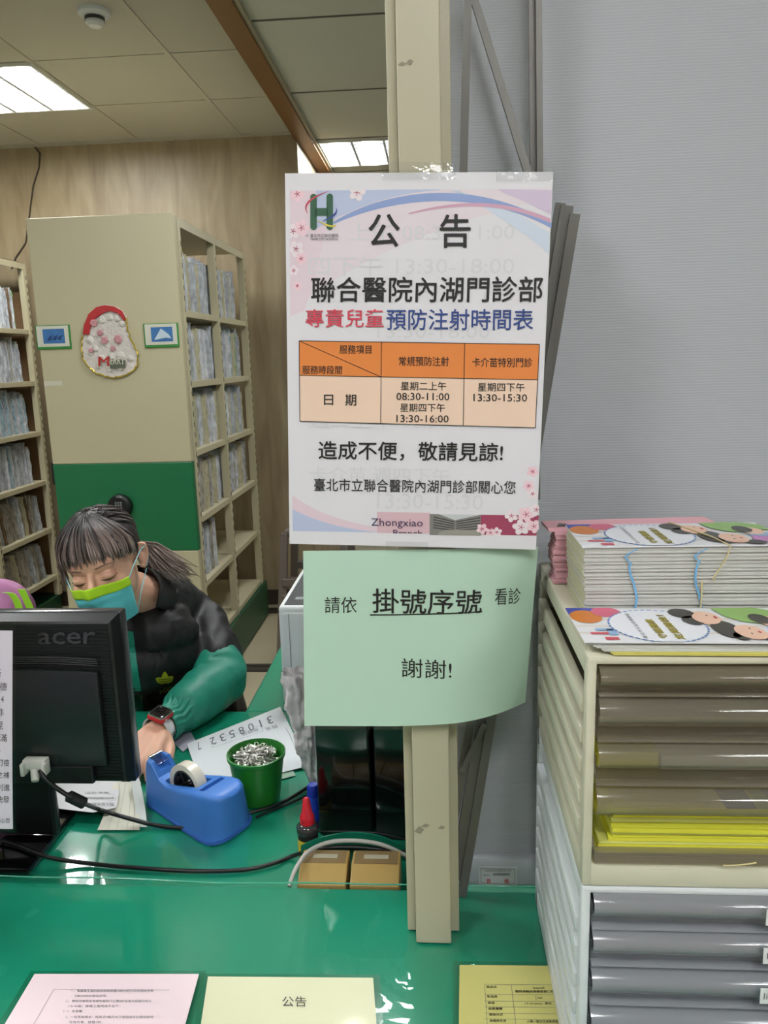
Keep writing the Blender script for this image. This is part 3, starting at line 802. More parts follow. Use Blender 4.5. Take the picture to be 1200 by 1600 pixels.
ptext('預防注射時間表', 605, 836, 468, 501, P('p_bluetxt', (44, 66, 132), .45, coat=.3), .008)
OR = Ci('p_orange', (226, 132, 62)); PE = Ci('p_peach', (238, 206, 184))
art('table_header', [[(465, 518.5), (597, 519.5), (597, 576), (466, 574)], [(597, 519.5), (729, 521), (728, 577), (597, 576)], [(729, 521), (846, 523), (844, 579), (728, 577)]], OR, 9)
art('table_body', [[(466, 574), (597, 576), (596, 652), (466, 649)], [(597, 576), (728, 577), (727, 654), (596, 652)], [(728, 577), (844, 579), (840, 656), (727, 654)]], PE, 9)
def ln(x0, y0, x1, y1, w_=.55):
    dx, dy = x1-x0, y1-y0; l = math.hypot(dx, dy); nx, ny = -dy/l*w_, dx/l*w_
    return [(x0+nx, y0+ny), (x1+nx, y1+ny), (x1-nx, y1-ny), (x0-nx, y0-ny)]
art('table_lines', [ln(465, 518.5, 846, 523), ln(466, 574, 844, 579), ln(466, 649, 840, 656), ln(465, 518.5, 466, 649), ln(597, 519.5, 596, 652), ln(729, 521, 727, 654), ln(846, 523, 840, 656), ln(465, 518.5, 597, 576, .5)], black_ink, 13)
for s, x0, x1, y0, y1, b_ in (('服務項目', 530, 581, 525, 539, .004), ('服務時段間', 470, 534, 558, 572, .004), ('常規預防注射', 625, 704, 543, 558, .004), ('卡介苗特別門診', 741, 835, 544, 559, .004),
                          ('日', 505, 520, 605, 622, .008), ('期', 539, 557, 604, 623, .008), ('星期二上午', 628, 700, 583, 597, .004), ('08:30-11:00', 621, 705, 601, 613, .006), ('星期四下午', 627, 698, 618, 632, .004), ('13:30-16:00', 621, 704, 637, 649, .006),
                          ('星期四下午', 750, 823, 584, 598, .004), ('13:30-15:30', 743, 827, 602, 614, .006)):
    ptext(s, x0, x1, y0, y1, black_ink, b_, 14)
ptext('造成不便，敬請見諒!', 496, 789, 681, 713, black_ink, .012)
ptext('臺北市立聯合醫院內湖門診部關心您', 489, 809, 744, 766, black_ink, .004)
ptext('臺北市立聯合醫院', 483, 528, 352, 358, P('p_smalltxt', (80, 80, 84), .5), 0)
ptext('TAIPEI CITY HOSPITAL', 483, 528, 359, 362, P('p_smalltxt2', (60, 60, 64), .5), .01)
ptext('北', 475, 481, 353, 357, MATS['p_smalltxt'], 0)
ptext('Zhongxiao', 581, 663, 811, 828, P('p_dktxt', (62, 50, 84), .45), 0)
ptext('Branch', 616, 662, 830, 836, MATS['p_dktxt'], 0, clip=.30)
# tape loops at the poster's top
tp = MB(); ctr = pw(*pxz(648, 262))
tp.grid(lambda u, v: pw(-.038+.080*u, PH/2-.008+.018*v, .0022+.003*math.sin(u*5)*v), 10, 4)
tp.build('tape_strip', film_mat('tape', 1.6, .08, (.94, .95, .95), bump=.5, bscale=60, boost=1.6), po, 60)
MB().grid(lambda u, v: pw(.085+.062*u, PH/2-.010+.011*v, .0020+.0012*math.sin(u*17)*v), 12, 3).build('tape_strip', MATS['tape'], po, 60)
MB().grid(lambda u, v: pw(-.03+.05*u, -PH/2-.006+.012*v, .0006), 4, 2).build('tape_strip', MATS['tape'], po, 60)

# ------------------------------------------------------------------ the pale green notice
GC = Vector((-.028, .898, 1.222)); GW, GH = .297, .214
def gw(x, z, lift=0):
    u = x/GW+.5; v = .5-z/GH
    c = max(0, u-.62)/.38; e = max(0, u-.38)/.62
    bend = (.008+.036*v)*c*c
    xx = -.162 + .281*u - .0095*v
    zz = 1.3255 - .2275*v + .012*v*e**1.5
    return Vector((xx, .895+bend-lift, zz))
no = thing('green_notice', 'pale green laminated notice curling off the post below the poster', 'notice', (-.03, .9, 1.1))
MB().grid(lambda u, v: gw((u-.5)*GW, (v-.5)*GH), 30, 14).build('paper', P('notice_green', (188, 216, 198), .45, coat=.4), no, 80)
MB().grid(lambda u, v: gw((u-.5)*(GW+.014), (v-.5)*(GH+.010), -.0007), 30, 14).build('lamination_film', film, no, 80)
def gpx(px, py):
    u = (px-472)/(842-472) if py < 862 else (px-472)/((842-(py-862)*12/243)-472)
    h = 275-32*max(0, (u-.38)/.62)**1.5
    v = (py-865)/(h)
    return ((u-.5)*GW, (.5-v)*GH)
def gtext(s, x0, x1, y0, y1, bold=0, dy=0):
    a = gpx(x0, y1+dy); b = gpx(x1, y1-dy); c = gpx(x0, y0+dy)
    ink('lettering', s, (a[0], 0, a[1]), (b[0], 0, b[1]), (c[0], 0, c[1]), black_ink, no, bold, fn=lambda q: gw(q.x, q.z, .0005))
gtext('請依', 506, 557, 935, 960, .0)
gtext('掛號序號', 582, 754, 922, 960, .009)
gtext('看診', 775, 816, 923, 948, .0)
gtext('謝謝!', 628, 707, 1030, 1060, .0)
ua, ub = gpx(578, 963), gpx(755, 957)
MB().grid(lambda u, v: gw(ua[0]+(ub[0]-ua[0])*u, ua[1]+(ub[1]-ua[1])*u+(v-.5)*.0016, .0005), 12, 1).build('underline', black_ink, no)

# ------------------------------------------------------------------ drawer towers on the right
TX0, TX1, TY0, TY1 = .133, .503, .668, 1.0
cream_pl = P('cream_plastic', (206, 202, 180), .35, var=.03)
grey_pl = P('pale_grey_plastic', (214, 218, 220), .35)
smoke = smoky('smoky_drawer', (182, 174, 156), (.90, .88, .84), .30)
smoke2 = smoky('grey_clear_drawer', (206, 207, 212), (.92, .93, .95), .42)
def side_panel(g, x, z0, z1, n, t=.006):
    """side wall: frame with long slots"""
    g.box((x, TY0, z0), (x+.022 if x < .3 else x, TY0+.012, z1), .0015) if False else None
def tower(name, label, z0, z1, mat, slots, dz, nz0, sm_, ribs):
    t = thing(name, label, 'drawer tower', ((TX0+TX1)/2, (TY0+TY1)/2, z0))
    f = MB()
    f.box((TX0+.004, TY0+.004, z0), (TX1-.004, TY1-.002, z0+.008), .001)      # bottom
    f.box((TX0, TY0, z1-.008), (TX1, TY1, z1), .003)             # top
    for x0, x1 in ((TX0, TX0+.009), (TX1-.009, TX1)):
        f.box((x0, TY0, z0), (x1, TY0+.014, z1-.003), .002)       # front stile
        f.box((x0, TY1-.022, z0), (x1, TY1, z1-.003), .002)
        f.box((x0, TY0+.01, z0), (x1, TY1-.01, z0+.024), .001)
        f.box((x0, TY0+.01, z1-.02), (x1, TY1-.01, z1-.002), .001)
    f.box((TX0+.01, TY1-.006, z0+.008), (TX1-.01, TY1-.003, z1-.008))
    f.box((TX0+.008, TY0, z0), (TX1-.008, TY0+.016, z0+.024 if ribs == 0 else z0+.006), .002)
    f.build('frame', mat, t, 40)
    n = slots; H = (z1-.02)-(z0+.024)
    for x0, x1, xa, xb in ((TX0-.003, TX0+.007, TX0+.006, TX0+.008), (TX1-.007, TX1+.003, TX1-.008, TX1-.006)):
        r = MB()
        for i in range(1, n):
            z = z0+.024+H*i/n
            r.box((x0, TY0+.013, z-.0085), (x1, TY1-.022, z+.0085), .0018)
        if ribs: r.box((xa, TY0+.012, z0+.02), (xb, TY1-.02, z1-.02))
        r.build('side_louvre', mat, t, 40)
    return t
bt = tower('drawer_tower', 'cream plastic drawer tower with smoky drawers, standing on the white one', 1.048, 1.281, cream_pl, 6, 0, 0, smoke, 0)
wt = tower('drawer_tower', 'white plastic drawer tower with clear grey drawers, standing on the counter', CT+.003, 1.0475, grey_pl, 7, 0, 0, smoke2, 1)
def drawer(tw, z0, h, mt, low=False, labelled=False):
    x0, x1 = TX0+.011, TX1-.011
    prof = [(.004, h), (-.006, h-.001), (-.013, h*.83), (-.0145, h*.68), (-.012, h*.52), (-.004, h*.44), (.0, h*.40), (.002, h*.08), (-.006, h*.05), (-.0065, h*.01), (.004, 0)]
    if low: prof = [(.002, .012), (-.004, .011), (-.006, 0), (.004, 0)]
    th = .0018
    g = MB()
    pts = [(TY0+.004+y, z0+z) for y, z in prof]
    inn = [(y+th, z) for y, z in pts]
    ring0 = [Vector((x0, y, z)) for y, z in pts+inn[::-1]]
    g.prism(ring0, (x1-x0, 0, 0))
    d = g.build('drawer', mt, tw, 60)
    tr = MB(); tr.box((x0+.002, TY0+.009, z0+.001), (x1-.002, TY1-.01, z0+.0025)); tr.box((x0+.0005, TY0+.009, z0+.001), (x0+.002, TY1-.01, z0+h*.55)); tr.box((x1-.002, TY0+.009, z0+.001), (x1-.0005, TY1-.01, z0+h*.55))
    tr.box((x0+.002, TY1-.012, z0+.001), (x1-.002, TY1-.01, z0+h*.55))
    tr.build('tray', mt, d)
    if labelled:
        lx = .300
        hb = MB(); hb.box((lx-.003, TY0-.0145, z0+h*.45), (lx+.08, TY0-.0125, z0+h*.98), .0008); hb.build('label_holder', film, d)
        lab = MB().box((lx, TY0-.0155, z0+h*.5), (lx+.074, TY0-.0147, z0+h*.93)).build('label_card', paper_w, d)
        ink('lettering', 'living', (lx+.003, TY0-.0157, z0+h*.58), (lx+.024, TY0-.0157, z0+h*.58), (lx+.003, TY0-.0157, z0+h*.82), grey_ink, d, 0)
    return d
bz = [1.2435, 1.1985, 1.1545]
for z in bz: drawer(bt, z, .027 if z > 1.24 else .042, smoke)
# bottom drawer of the cream tower: low front lip with a big yellow pile
drawer(bt, 1.0735, .03, smoke, low=True)
g = MB(); x0, x1 = TX0+.011, TX1-.011
prof = [(.004, .034), (-.004, .033), (-.011, .026), (-.0125, .02), (-.010, .013), (-.003, .009), (-.003, .0075), (-.0115, .012), (-.0135, .02), (-.012, .027), (-.004, .0345), (.004, .0355)]
g.prism([Vector((x0, TY0+.004+y, 1.1165+z)) for y, z in prof], (x1-x0, 0, 0)); g.build('drawer', smoke, bt, 60)
wz = [1.002-.003, .961-.003, .917-.003, .873-.003, .829-.003, .786]
for i, z in enumerate(wz): drawer(wt, z+.003, .0385, smoke2, labelled=True)

# papers in the drawers (each pile of forms a counted run of sheets)
def sheet_box(name, x0, x1, y0, y1, z, t, mat, rot=0, label='', cat='paper', group=None, sag=0):
    c = Vector(((x0+x1)/2, (y0+y1)/2, z))
    g = MB(); hx, hy = (x1-x0)/2, (y1-y0)/2
    nx = 8
    def f(top): return lambda u, v: (-hx+2*hx*u, -hy+2*hy*v, (t if top else 0)+sag*math.sin(u*math.pi)*(1-v))
    g.grid(f(True), nx, 2); g.grid(f(False), nx, 2)
    bm = g.bm
    bmesh.ops.bridge_loops(bm, edges=[e for e in bm.edges if e.is_boundary])
    o = g.build(name, mat, org=(0, 0, 0)); o.location = c; o.rotation_euler = (0, 0, rot)
    return tag(o, label, cat, group)
yel = P('yellow_paper', (214, 210, 60), .7, var=.04)
yel2 = P('yellow_paper_pale', (206, 206, 110), .7)
z = 1.0775
rnd = random.Random(3)
for i in range(16):
    t = .0014+rnd.random()*.0032; x0 = TX0+.014+(.012 if i > 3 else 0)+rnd.random()*.004
    if z+t > 1.1235: break
    sheet_box('yellow_form', x0, TX1-.014-rnd.random()*.004, TY0+.006+rnd.random()*.006, TY0+.26, z, t, yel if i % 3 else yel2, (rnd.random()-.5)*.012,
              'pad of bright yellow forms in the open bottom drawer of the cream tower', 'paper', 'yellow form pads in the bottom drawer', 0)
    z += t+.0006
tp_ = sheet_box('schedule_form', TX0+.014, TX1-.016, TY0+.008, TY0+.26, z, .0008, P('yellow_form_top', (222, 216, 90), .6), 0, 'yellow schedule form with coloured boxes, topmost in the cream tower bottom drawer', 'paper')
zt = z+.0010
cols = [((214, 206, 120), .085), ((200, 200, 140), .02), ((60, 84, 150), .03), ((120, 160, 120), .014), ((60, 84, 150), .03), ((130, 170, 150), .03), ((214, 206, 90), .018), ((120, 160, 170), .016), ((190, 160, 190), .06)]
xx = TX0+.03+.07
for i, (c, wd) in enumerate(cols):
    if i == 0: xx = TX0+.032; 
    MB().box((xx, TY0+.016, zt-.0002), (xx+wd-.001, TY0+.05, zt+.0001)).build('colour_box', P('fc%d' % i, c, .6), tp_)
    xx += wd
for i in range(3):
    zz = bz[i]+.004
    m_ = [P('brown_forms', (150, 132, 92), .7), P('grey_forms', (176, 168, 160), .7), P('pale_forms', (214, 214, 218), .6)][i]
    l_ = ['stack of buff envelopes seen through the top drawer of the cream tower', 'stack of grey forms seen through the second drawer of the cream tower', 'white forms seen through the third drawer of the cream tower'][i]
    xa = TX0+.016+(.06 if i == 2 else 0)
    sheet_box('form_stack', xa, TX1-.016, TY0+.022, TY0+.27, zz, [.018, .010, .014][i], m_, 0, l_, 'paper')
sheet_box('yellow_form', TX0+.014, TX0+.016+.058, TY0+.024, TY0+.26, bz[2]+.004, .016, yel, 0, 'narrow yellow forms beside the white ones in the third cream drawer', 'paper')
for i in range(4):
    sheet_box('form_stack', TX0+.018, TX1-.018, TY0+.016, TY0+.27, wz[i]+.0072, [.014, .012, .006, .008][i], P('wf%d' % i, [(150, 140, 140), (178, 164, 160), (190, 188, 194), (186, 190, 200)][i], .7), 0,
              ['grey-brown forms in the top drawer of the white tower', 'pinkish grey forms in the second drawer of the white tower', 'thin pale forms in the third drawer of the white tower', 'bluish white forms in the fourth drawer of the white tower'][i], 'paper')
rb = [Vector((.274+.03*i/8, TY0+.004, 1.0715+.004*math.sin(i/8*2.2))) for i in range(9)]
rb = [Vector((.262+.03*i/8, TY0-.0045, 1.0755+.0035*(i/8)**2)) for i in range(9)]
tag(MB().tube(rb, .0008, 6).build('rubber_band', P('rubber', (206, 190, 140), .6), smooth=60), 'small tan rubber band caught on the cream tower bottom lip', 'rubber band')

# ------------------------------------------------------------------ brochures
br_w = P('brochure_white', (228, 228, 232), .4, coat=.2)
br_edge = P('brochure_edge', (206, 204, 200), .7, var=.12, vscale=60)
def brochure_mesh(L_, W_, T_, seed, mat=br_edge, leaves=2):
    rnd = random.Random(seed); g = MB()
    for k in range(leaves):
        t = T_/leaves; j = rnd.random()*.0015
        g.box((0, j, k*t), (L_-rnd.random()*.002, W_-j, k*t+t*.86))
    me = g.mesh('brochure'); me.materials.append(mat)
    if mat is br_edge:
        me.materials.append(P('brochure_cream_end', (196, 192, 150), .7))
        for p_ in me.polygons:
            if p_.normal.x < -.9: p_.material_index = 1
    return me
BL, BW = .21, .105
bms = [brochure_mesh(BL, BW, .0019, s) for s in range(4)]
bco = thing('brochure', 'childcare brochure on top of the tall banded stack', 'brochure', (.146, .772, 1.2825+.0735), 'banded childcare brochures')
def cover(root, o, z, parent, tilt=0, L_=BL, W_=BW):
    """printed cover: o = local function (u along length, v across) -> world"""
    def W(u, v, l=0): return o(u, v)+Vector((0, 0, z+l))
    def poly(nm_, polys, mat, l):
        g = MB()
        for pl in polys:
            g.face([W(u, v, l*.00012) for u, v in pl])
        g2 = g.build(nm_, mat, parent, recalc=False)
        return g2
    def el(cu, cv, ru, rv, n=28, a0=0, a1=360, rot=0):
        o_ = []
        for k in range(n):
            a = R(a0+(a1-a0)*k/(n if a1-a0 == 360 else n-1)); x = math.cos(a)*ru*2; y = math.sin(a)*rv
            o_.append((cu+(x*math.cos(rot)-y*math.sin(rot))/2, cv+x*math.sin(rot)+y*math.cos(rot)))
        return [(min(.999, max(.001, p)), min(.999, max(.001, q))) for p, q in o_]
    M = lambda n_, c: P('b_'+n_, c, .4, coat=.2)
    poly('stripes', [[(0.001, v), (.999, v), (.999, v+.05), (.001, v+.05)] for v in (.22, .42, .62)], M('stripe', (222, 214, 206)), 1)
    poly('blue_blob', [el(.06, .98, .10, .26)], M('blue', (58, 72, 170)), 2)
    poly('orange_blob', [el(.075, .72, .075, .2)], M('orange', (206, 122, 48)), 3)
    poly('pink_blob', [el(.185, .86, .07, .16)], M('pink', (212, 98, 128)), 4)
    poly('small_print', [[(.05, .2), (.14, .2), (.14, .26), (.05, .26)], [(.10, .05), (.16, .05), (.16, .13), (.10, .13)]], M('redbit', (206, 80, 96)), 4)
    poly('blue_print', [[(.08, .3), (.16, .3), (.16, .36), (.08, .36)], [(.13, .18), (.17, .18), (.17, .34), (.13, .34)]], M('bluebit', (140, 176, 214)), 5)
    poly('white_oval', [el(.375, .45, .215, .46)], M('oval', (232, 233, 240)), 6)
    ds = []
    for k in range(44):
        a = k*2*math.pi/44; b_ = a+.085; r0, r1 = .985, 1.03
        q = [(.375+.215*r*math.cos(t), min(.995, max(.005, .45+.46*r*math.sin(t)))) for t, r in ((a, r0), (b_, r0), (b_, r1), (a, r1))]
        ds.append(q)
    for q in ds:
        pass
    poly('dashed_ring', ds, M('dash', (96, 142, 206)), 7)
    # bending child and faces
    poly('green_shirt', [[(.70, .97), (.90, .99), (.999, .85), (.999, .60), (.92, .62), (.86, .5), (.78, .55), (.72, .72)]], M('green', (146, 186, 104)), 8)
    poly('face', [el(.62, .66, .075, .20)], M('skin', (238, 196, 172)), 9)
    poly('hair', [el(.535, .80, .06, .15), el(.555, .58, .048, .14)], M('hair', (58, 54, 50)), 10)
    poly('face', [el(.625, .64, .06, .17)], MATS['b_skin'], 11)
    poly('face', [el(.755, .25, .065, .20)], MATS['b_skin'], 11)
    poly('hair', [el(.665, .34, .06, .24), el(.83, .085, .05, .08), el(.695, .14, .035, .10)], MATS['b_hair'], 10.5)
    poly('face', [el(.76, .26, .055, .17)], MATS['b_skin'], 13)
    poly('lilac_shirt', [[(.83, .1), (.86, .36), (.94, .4), (.999, .2), (.999, .05)]], M('lilac', (196, 130, 190)), 9)
    poly('blue_shirt', [[(.84, .4), (.92, .5), (.999, .45), (.999, .36), (.9, .32)]], M('shirtb', (156, 190, 222)), 10)
    poly('face', [el(.90, .55, .055, .16)], MATS['b_skin'], 11)
    poly('hair', [el(.865, .63, .045, .15)], MATS['b_hair'], 12)
    poly('mouth', [el(.67, .66, .008, .04), el(.79, .24, .007, .03)], M('mouth', (190, 60, 60)), 14)
    poly('eyes', [el(.64, .72, .004, .015), el(.765, .34, .004, .02), el(.75, .2, .004, .02), el(.91, .6, .004, .015)], M('eye', (50, 40, 40)), 14)
    yt = M('title', (196, 180, 60))
    def vt(s, u0, u1, v0, v1, mt, b=0, l=8):
        ink('lettering', s, W(u0, v0, l*.00012), W(u0, v1, l*.00012), W(u0-(u1-u0)*0 - (u1-u0), v0, l*.00012), mt, parent, b, .00005)
    vt('定期篩檢！', .445, .485, .05, .75, M('tout', (70, 60, 30)), .05, 8); vt('定期篩檢！', .445, .485, .05, .75, yt, 0, 9.4)
    vt('守護健康', .375, .415, .08, .62, MATS['b_tout'], .05, 8); vt('守護健康', .375, .415, .08, .62, yt, 0, 9.4)
    vt('臺北市兒童發展篩檢', .285, .305, .08, .80, M('small', (110, 110, 116)), 0, 8)
ob = (.146, .772)
cb = MB().box((.146, .772, 1.2825+.0735), (.146+BL, .772+BW, 1.2825+.0735+.0012)).build('cover', br_w, bco)
cover(bco, lambda u, v: Vector((.146+BL*u, .772+BW*v, 0)), 1.2825+.0735+.0013, cb)
z0 = 1.2825; N_ = 38; dz = .0735/N_
rnd = random.Random(11)
for i in range(N_):
    o = bpy.data.objects.new('brochure', bms[i % 4]); COL.objects.link(o)
    off = .004*math.sin(i/N_*7)
    o.location = (.146+rnd.random()*.0025+(.010*(1-i/N_) if i < 24 else .002)*.3+abs(off)*.2, .772+rnd.random()*.002, z0+i*dz)
    o.rotation_euler = (0, 0, (rnd.random()-.5)*.012); o.scale = (1, 1, dz/.0019*.96)
    tag(o, 'white folded brochure lying in the tall banded stack at the back of the tower top', 'brochure', 'white brochures in the tall banded stack')
# blue ink line drawn down the stack, and rubber bands
for j, xs in enumerate((.197, .262)):
    g = MB(); n = 40
    pts = []
    for i in range(n):
        zz = z0+.001+.0715*i/(n-1); pts.append(Vector((xs+.004*math.sin(i*.16+j)+rnd.random()*.0012+(.006 if i > 30 else 0)*math.sin(i*.5), .7705, zz)))
    for i in range(n-1):
        g.face([pts[i]+Vector((-.0011, 0, 0)), pts[i]+Vector((.0011, 0, 0)), pts[i+1]+Vector((.0011, 0, 0)), pts[i+1]+Vector((-.0011, 0, 0))])
    g.build('printed_edge_line', P('edge_blue', (110, 170, 216), .6), bco)
rbm = P('rubber_tan', (210, 196, 150), .6)
yb = .7695
q = [(.276, 1.3575), (.277, 1.3585), (.2895, 1.3585)]
pts = [Vector((.262, .8785, 1.3585)), Vector((.283, .80, 1.3598)), Vector((.291, .7685, 1.3575)), Vector((.288, yb, 1.345)), Vector((.276, yb, 1.323)), Vector((.2765, .766, 1.322))]
tag(MB().tube(pts, .0009, 6).build('rubber_band', rbm, smooth=60), 'tan rubber band crossing the top of the tall brochure stack', 'rubber band')
pts = [Vector((.2655, yb, z0+.002+.037*i/6)) for i in range(7)]
tag(MB().tube(pts, .0009, 6).build('rubber_band', rbm, smooth=60), 'tan rubber band running straight down the front of the tall brochure stack', 'rubber band')
# loose front brochures
fx, fy = .136, .678
zf = 1.2823
for i in range(7):
    dx = [.020, .018, .012, .010, .006, .003, -.004][i]; yl = i < 2
    o = bpy.data.objects.new('brochure', brochure_mesh(BL-.004, .095, .0011, 50+i, P('brochure_yellow_edge', (214, 204, 110), .6) if yl else br_edge, 1)); COL.objects.link(o)
    o.location = (fx+dx, fy-.010+i*.0008, zf+i*.0013); o.rotation_euler = (0, 0, -.02+.006*i)
    tag(o, ('yellow-edged leaflet at the bottom of the loose pile on the tower front edge' if yl else 'white brochure in the loose pile on the tower front edge'), 'brochure', 'yellow-edged leaflets under the loose pile' if yl else 'loose brochures on the front of the tower top')
def fo(u, v):
    return Vector((.131+.205*u+.006*v*0-.002*v, .672+.0965*v-.004*u+.003*(1-u)*0, 0))
zc = zf+7*.0013+.0012
fb = thing('brochure', 'childcare brochure topmost of the loose pile on the tower front edge', 'brochure', (.24, .72, zc))
g = MB(); g.prism([fo(0, 0)+Vector((0, 0, zc)), fo(1, 0)+Vector((0, 0, zc)), fo(1, 1)+Vector((0, 0, zc)), fo(0, 1)+Vector((0, 0, zc))], (0, 0, .0009))
cv = g.build('cover', br_w, fb)
cover(fb, fo, zc+.001, cv)
# pink leaflets behind
pk = P('pink_leaf', (222, 168, 178), .6, var=.06, vscale=30)
pm = [brochure_mesh(.20, .042, .0022, 90+s, pk, 2) for s in range(3)]
for i in range(30):
    o = bpy.data.objects.new('pink_leaflet', pm[i % 3]); COL.objects.link(o)
    zz = 1.2825+i*.00225
    o.location = (.136+.0015*math.sin(i*.35)+rnd.random()*.002-(.006 if i > 27 else 0), .892+rnd.random()*.002, zz); o.rotation_euler = (0, 0, (rnd.random()-.5)*.03+(.06 if i > 27 else 0))
    tag(o, 'pink leaflet in the stack behind the white brochures', 'leaflet', 'pink leaflets behind the brochures')
mb_ = MB().prism([(.140, .90, 1.3505), (.150, .90, 1.3505), (.154, .912, 1.3505), (.145, .916, 1.3505)], (0, 0, .0004)).build('printed_hair', MATS['b_hair'])
mb_.parent = o; mb_.matrix_parent_inverse = wm(o).inverted()

# ------------------------------------------------------------------ sheets lying under the counter vinyl
def flat_sheet(name, px, Z, t, mat, label, cat='notice', film_m=.007, group=None):
    pts = [at(x, y, Z=Z) for x, y in px]
    c = sum(pts, Vector())/4
    o = thing(name, label, cat, c, group)
    MB().prism(pts, (0, 0, t)).build('paper', mat, o)
    if film_m:
        ex = [c+(p-c)*(1+film_m/(p-c).length*1.4) for p in pts]
        for e in ex: e.z = Z-.0
        MB().prism([Vector((e.x, e.y, Z-.0004)) for e in ex], (0, 0, .0003)).build('lamination_film', film_mat('sheet_film', 1.5, .1, (.86, .92, .89)), o)
    return o, pts
CZ = CT+.0056
def zink(par, s, x0, x1, y0, y1, mat=black_ink, bold=0, Z=CZ+.0009, sh=None):
    ink('lettering', s, at(x0, y1, Z=Z), at(x1, y1, Z=Z), at(x0+(0 if sh is None else sh), y0, Z=Z), mat, par, bold, .0001)
ppk = P('pink_sheet', (234, 212, 218), .5, coat=.3); pyl = P('pale_yellow_sheet', (214, 214, 178), .5, coat=.3); pye = P('yellow_sheet', (200, 194, 118), .5, coat=.3)
o, _ = flat_sheet('laminated_notice', [(-40, 1680), (268, 1680), (311, 1522), (54, 1522)], CZ, .0003, ppk, 'pink laminated notice with lines of small print on the counter', 'notice')
tx = [('一、依據衛生福利部疾病管制署108年4月15日疾管防字第', 110, 240, 1546), ('1080200000號函辦理。', 117, 168, 1554), ('二、轉知孕婦到定有婦孕服務行公費B肝疫苗孕採篇的婦女', 102, 237, 1562), ('（15-49歲）接種之適用條件如下：', 106, 188, 1570), ('（一）未接種：', 99, 130, 1578), ('1、一般育齡婦女：經具近3個月內之德國麻疹抗體檢驗陽', 103, 240, 1587), ('性報告者，接種1劑。', 108, 160, 1595)]
for s, x0, x1, y0 in tx: zink(o, s, x0, x1, y0, y0+4.2, grey_ink)
g = MB()
def zl(x0, y0, x1, y1, w_=.0005, Z=CZ+.0008):
    a = at(x0, y0, Z=Z); b = at(x1, y1, Z=Z); d = (b-a).normalized(); n = Vector((-d.y, d.x, 0))*w_/2
    g.face([a+n, b+n, b-n, a-n])
zl(84, 1546, 265, 1547); zl(84, 1546, 50, 1605)
g.build('ruled_line', grey_ink, o)
o, _ = flat_sheet('laminated_notice', [(302, 1680), (594, 1680), (583, 1528), (325, 1526)], CZ, .0003, pyl, 'pale cream laminated notice headed with two bold characters on the counter', 'notice')
zink(o, '公告', 441, 479, 1557, 1573, black_ink, .0)
o, _ = flat_sheet('laminated_notice', [(716, 1690), (960, 1690), (936, 1510), (718, 1508)], CZ, .0003, pye, 'yellow laminated table sheet beside the white drawer tower', 'notice')
g = MB()
for y in (1538, 1553.5, 1564, 1573, 1583, 1592): zl(757, y, 930, y+1.5)
zl(757, 1538, 762, 1610); zl(799, 1539, 807, 1610); zl(837, 1555, 838, 1563)
g.build('ruled_line', grey_ink, o)
for s, x0, x1, y0, y1 in (('商品名', 760, 776, 1540, 1544), ('製造商', 761, 777, 1555, 1559), ('規格', 762, 773, 1565, 1569), ('疫苗種類', 763, 785, 1574, 1578), ('使用方式', 764, 786, 1583.5, 1587.5), ('病毒株來源', 765, 791, 1593, 1597), ('Rotarix®', 833, 851, 1542, 1545), ('羅特律輪狀病毒疫苗口服', 805, 866, 1547, 1551), ('GSK', 840, 848, 1558, 1561), ('1.5 mL/dose；預充', 820, 862, 1566, 1570), ('人類—重活性減毒病毒', 823, 872, 1594, 1598)):
    zink(o, s, x0, x1, y0, y1, black_ink, .01)
DECK = True

# ------------------------------------------------------------------ things on the desk
# monitor seen from behind
mo = thing('monitor', 'black computer monitor seen from behind on the left of the desk', 'monitor', (-.735, 1.2, DZ))
MX0, MX1, MZ0, MZ1 = -.945, -.524, .847, 1.153
def ribbed(u, v): return None
MB().box((MX0, 1.183, MZ0), (MX1, 1.212, MZ1), .005).build('bezel', P('monitor_bezel', (40, 42, 46), .22), mo, 40)
g = MB()
g.rings([[Vector((MX0+i, y, MZ0+i)), Vector((MX1-i, y, MZ0+i)), Vector((MX1-i, y, MZ1-i)), Vector((MX0+i, y, MZ1-i))] for i, y in ((.001, 1.184), (.010, 1.168), (.014, 1.166))])
g.build('back_cover', black_plastic, mo)
g = MB()
nz = 46
for i in range(nz):
    z = MZ0+.017+(MZ1-MZ0-.034)*i/nz
    g.box((MX0+.016, 1.1645, z), (MX1-.016, 1.1665, z+.0032))
g.build('ribs', black_plastic, mo)
# raised lower housing with curved top edge
def hump(z0, z1, d, ins):
    pts = []
    for k in range(25):
        u = k/24; x = MX0+.05+ins+(MX1-.035-MX0-.05-2*ins)*u
        pts.append(Vector((x, 1.165, z1-.010*(2*abs(u-.5))**2*1.0 + .014*(u-.3))))
    pts += [Vector((MX1-.035-ins, 1.165, z0)), Vector((MX0+.05+ins, 1.165, z0))]
    return MB().prism(pts, (0, -d, 0), .003)
hump(.892, 1.060, .012, 0).build('housing', P('monitor_housing', (26, 30, 31), .3), mo, 40)
for i in range(4):
    g = MB(); 
    pts = [Vector((MX0+.05+(MX1-.035-MX0-.05)*k/24, 1.1625-.002*i, 1.060+.004+.0045*i+.004-.010*(2*abs(k/24-.5))**2+.014*(k/24-.3))) for k in range(25)]
    g.tube(pts, .0014, 5).build('moulding_ridge', black_plastic, mo, 60)
g = MB().box((MX0+.05, 1.152, .86), (MX1-.06, 1.166, .893), .003).build('connector_bay', black_plastic, mo)
a0, a1, a2 = at(59, 1007, Y=1.1640), at(149, 1006, Y=1.1640), at(59, 988, Y=1.1640)
ink('logo', 'acer', a0, a1, a2, P('logo_gloss', (46, 48, 50), .12, coat=1), mo, .01, .0008, label='glossy dark maker lettering on the ribbed back')
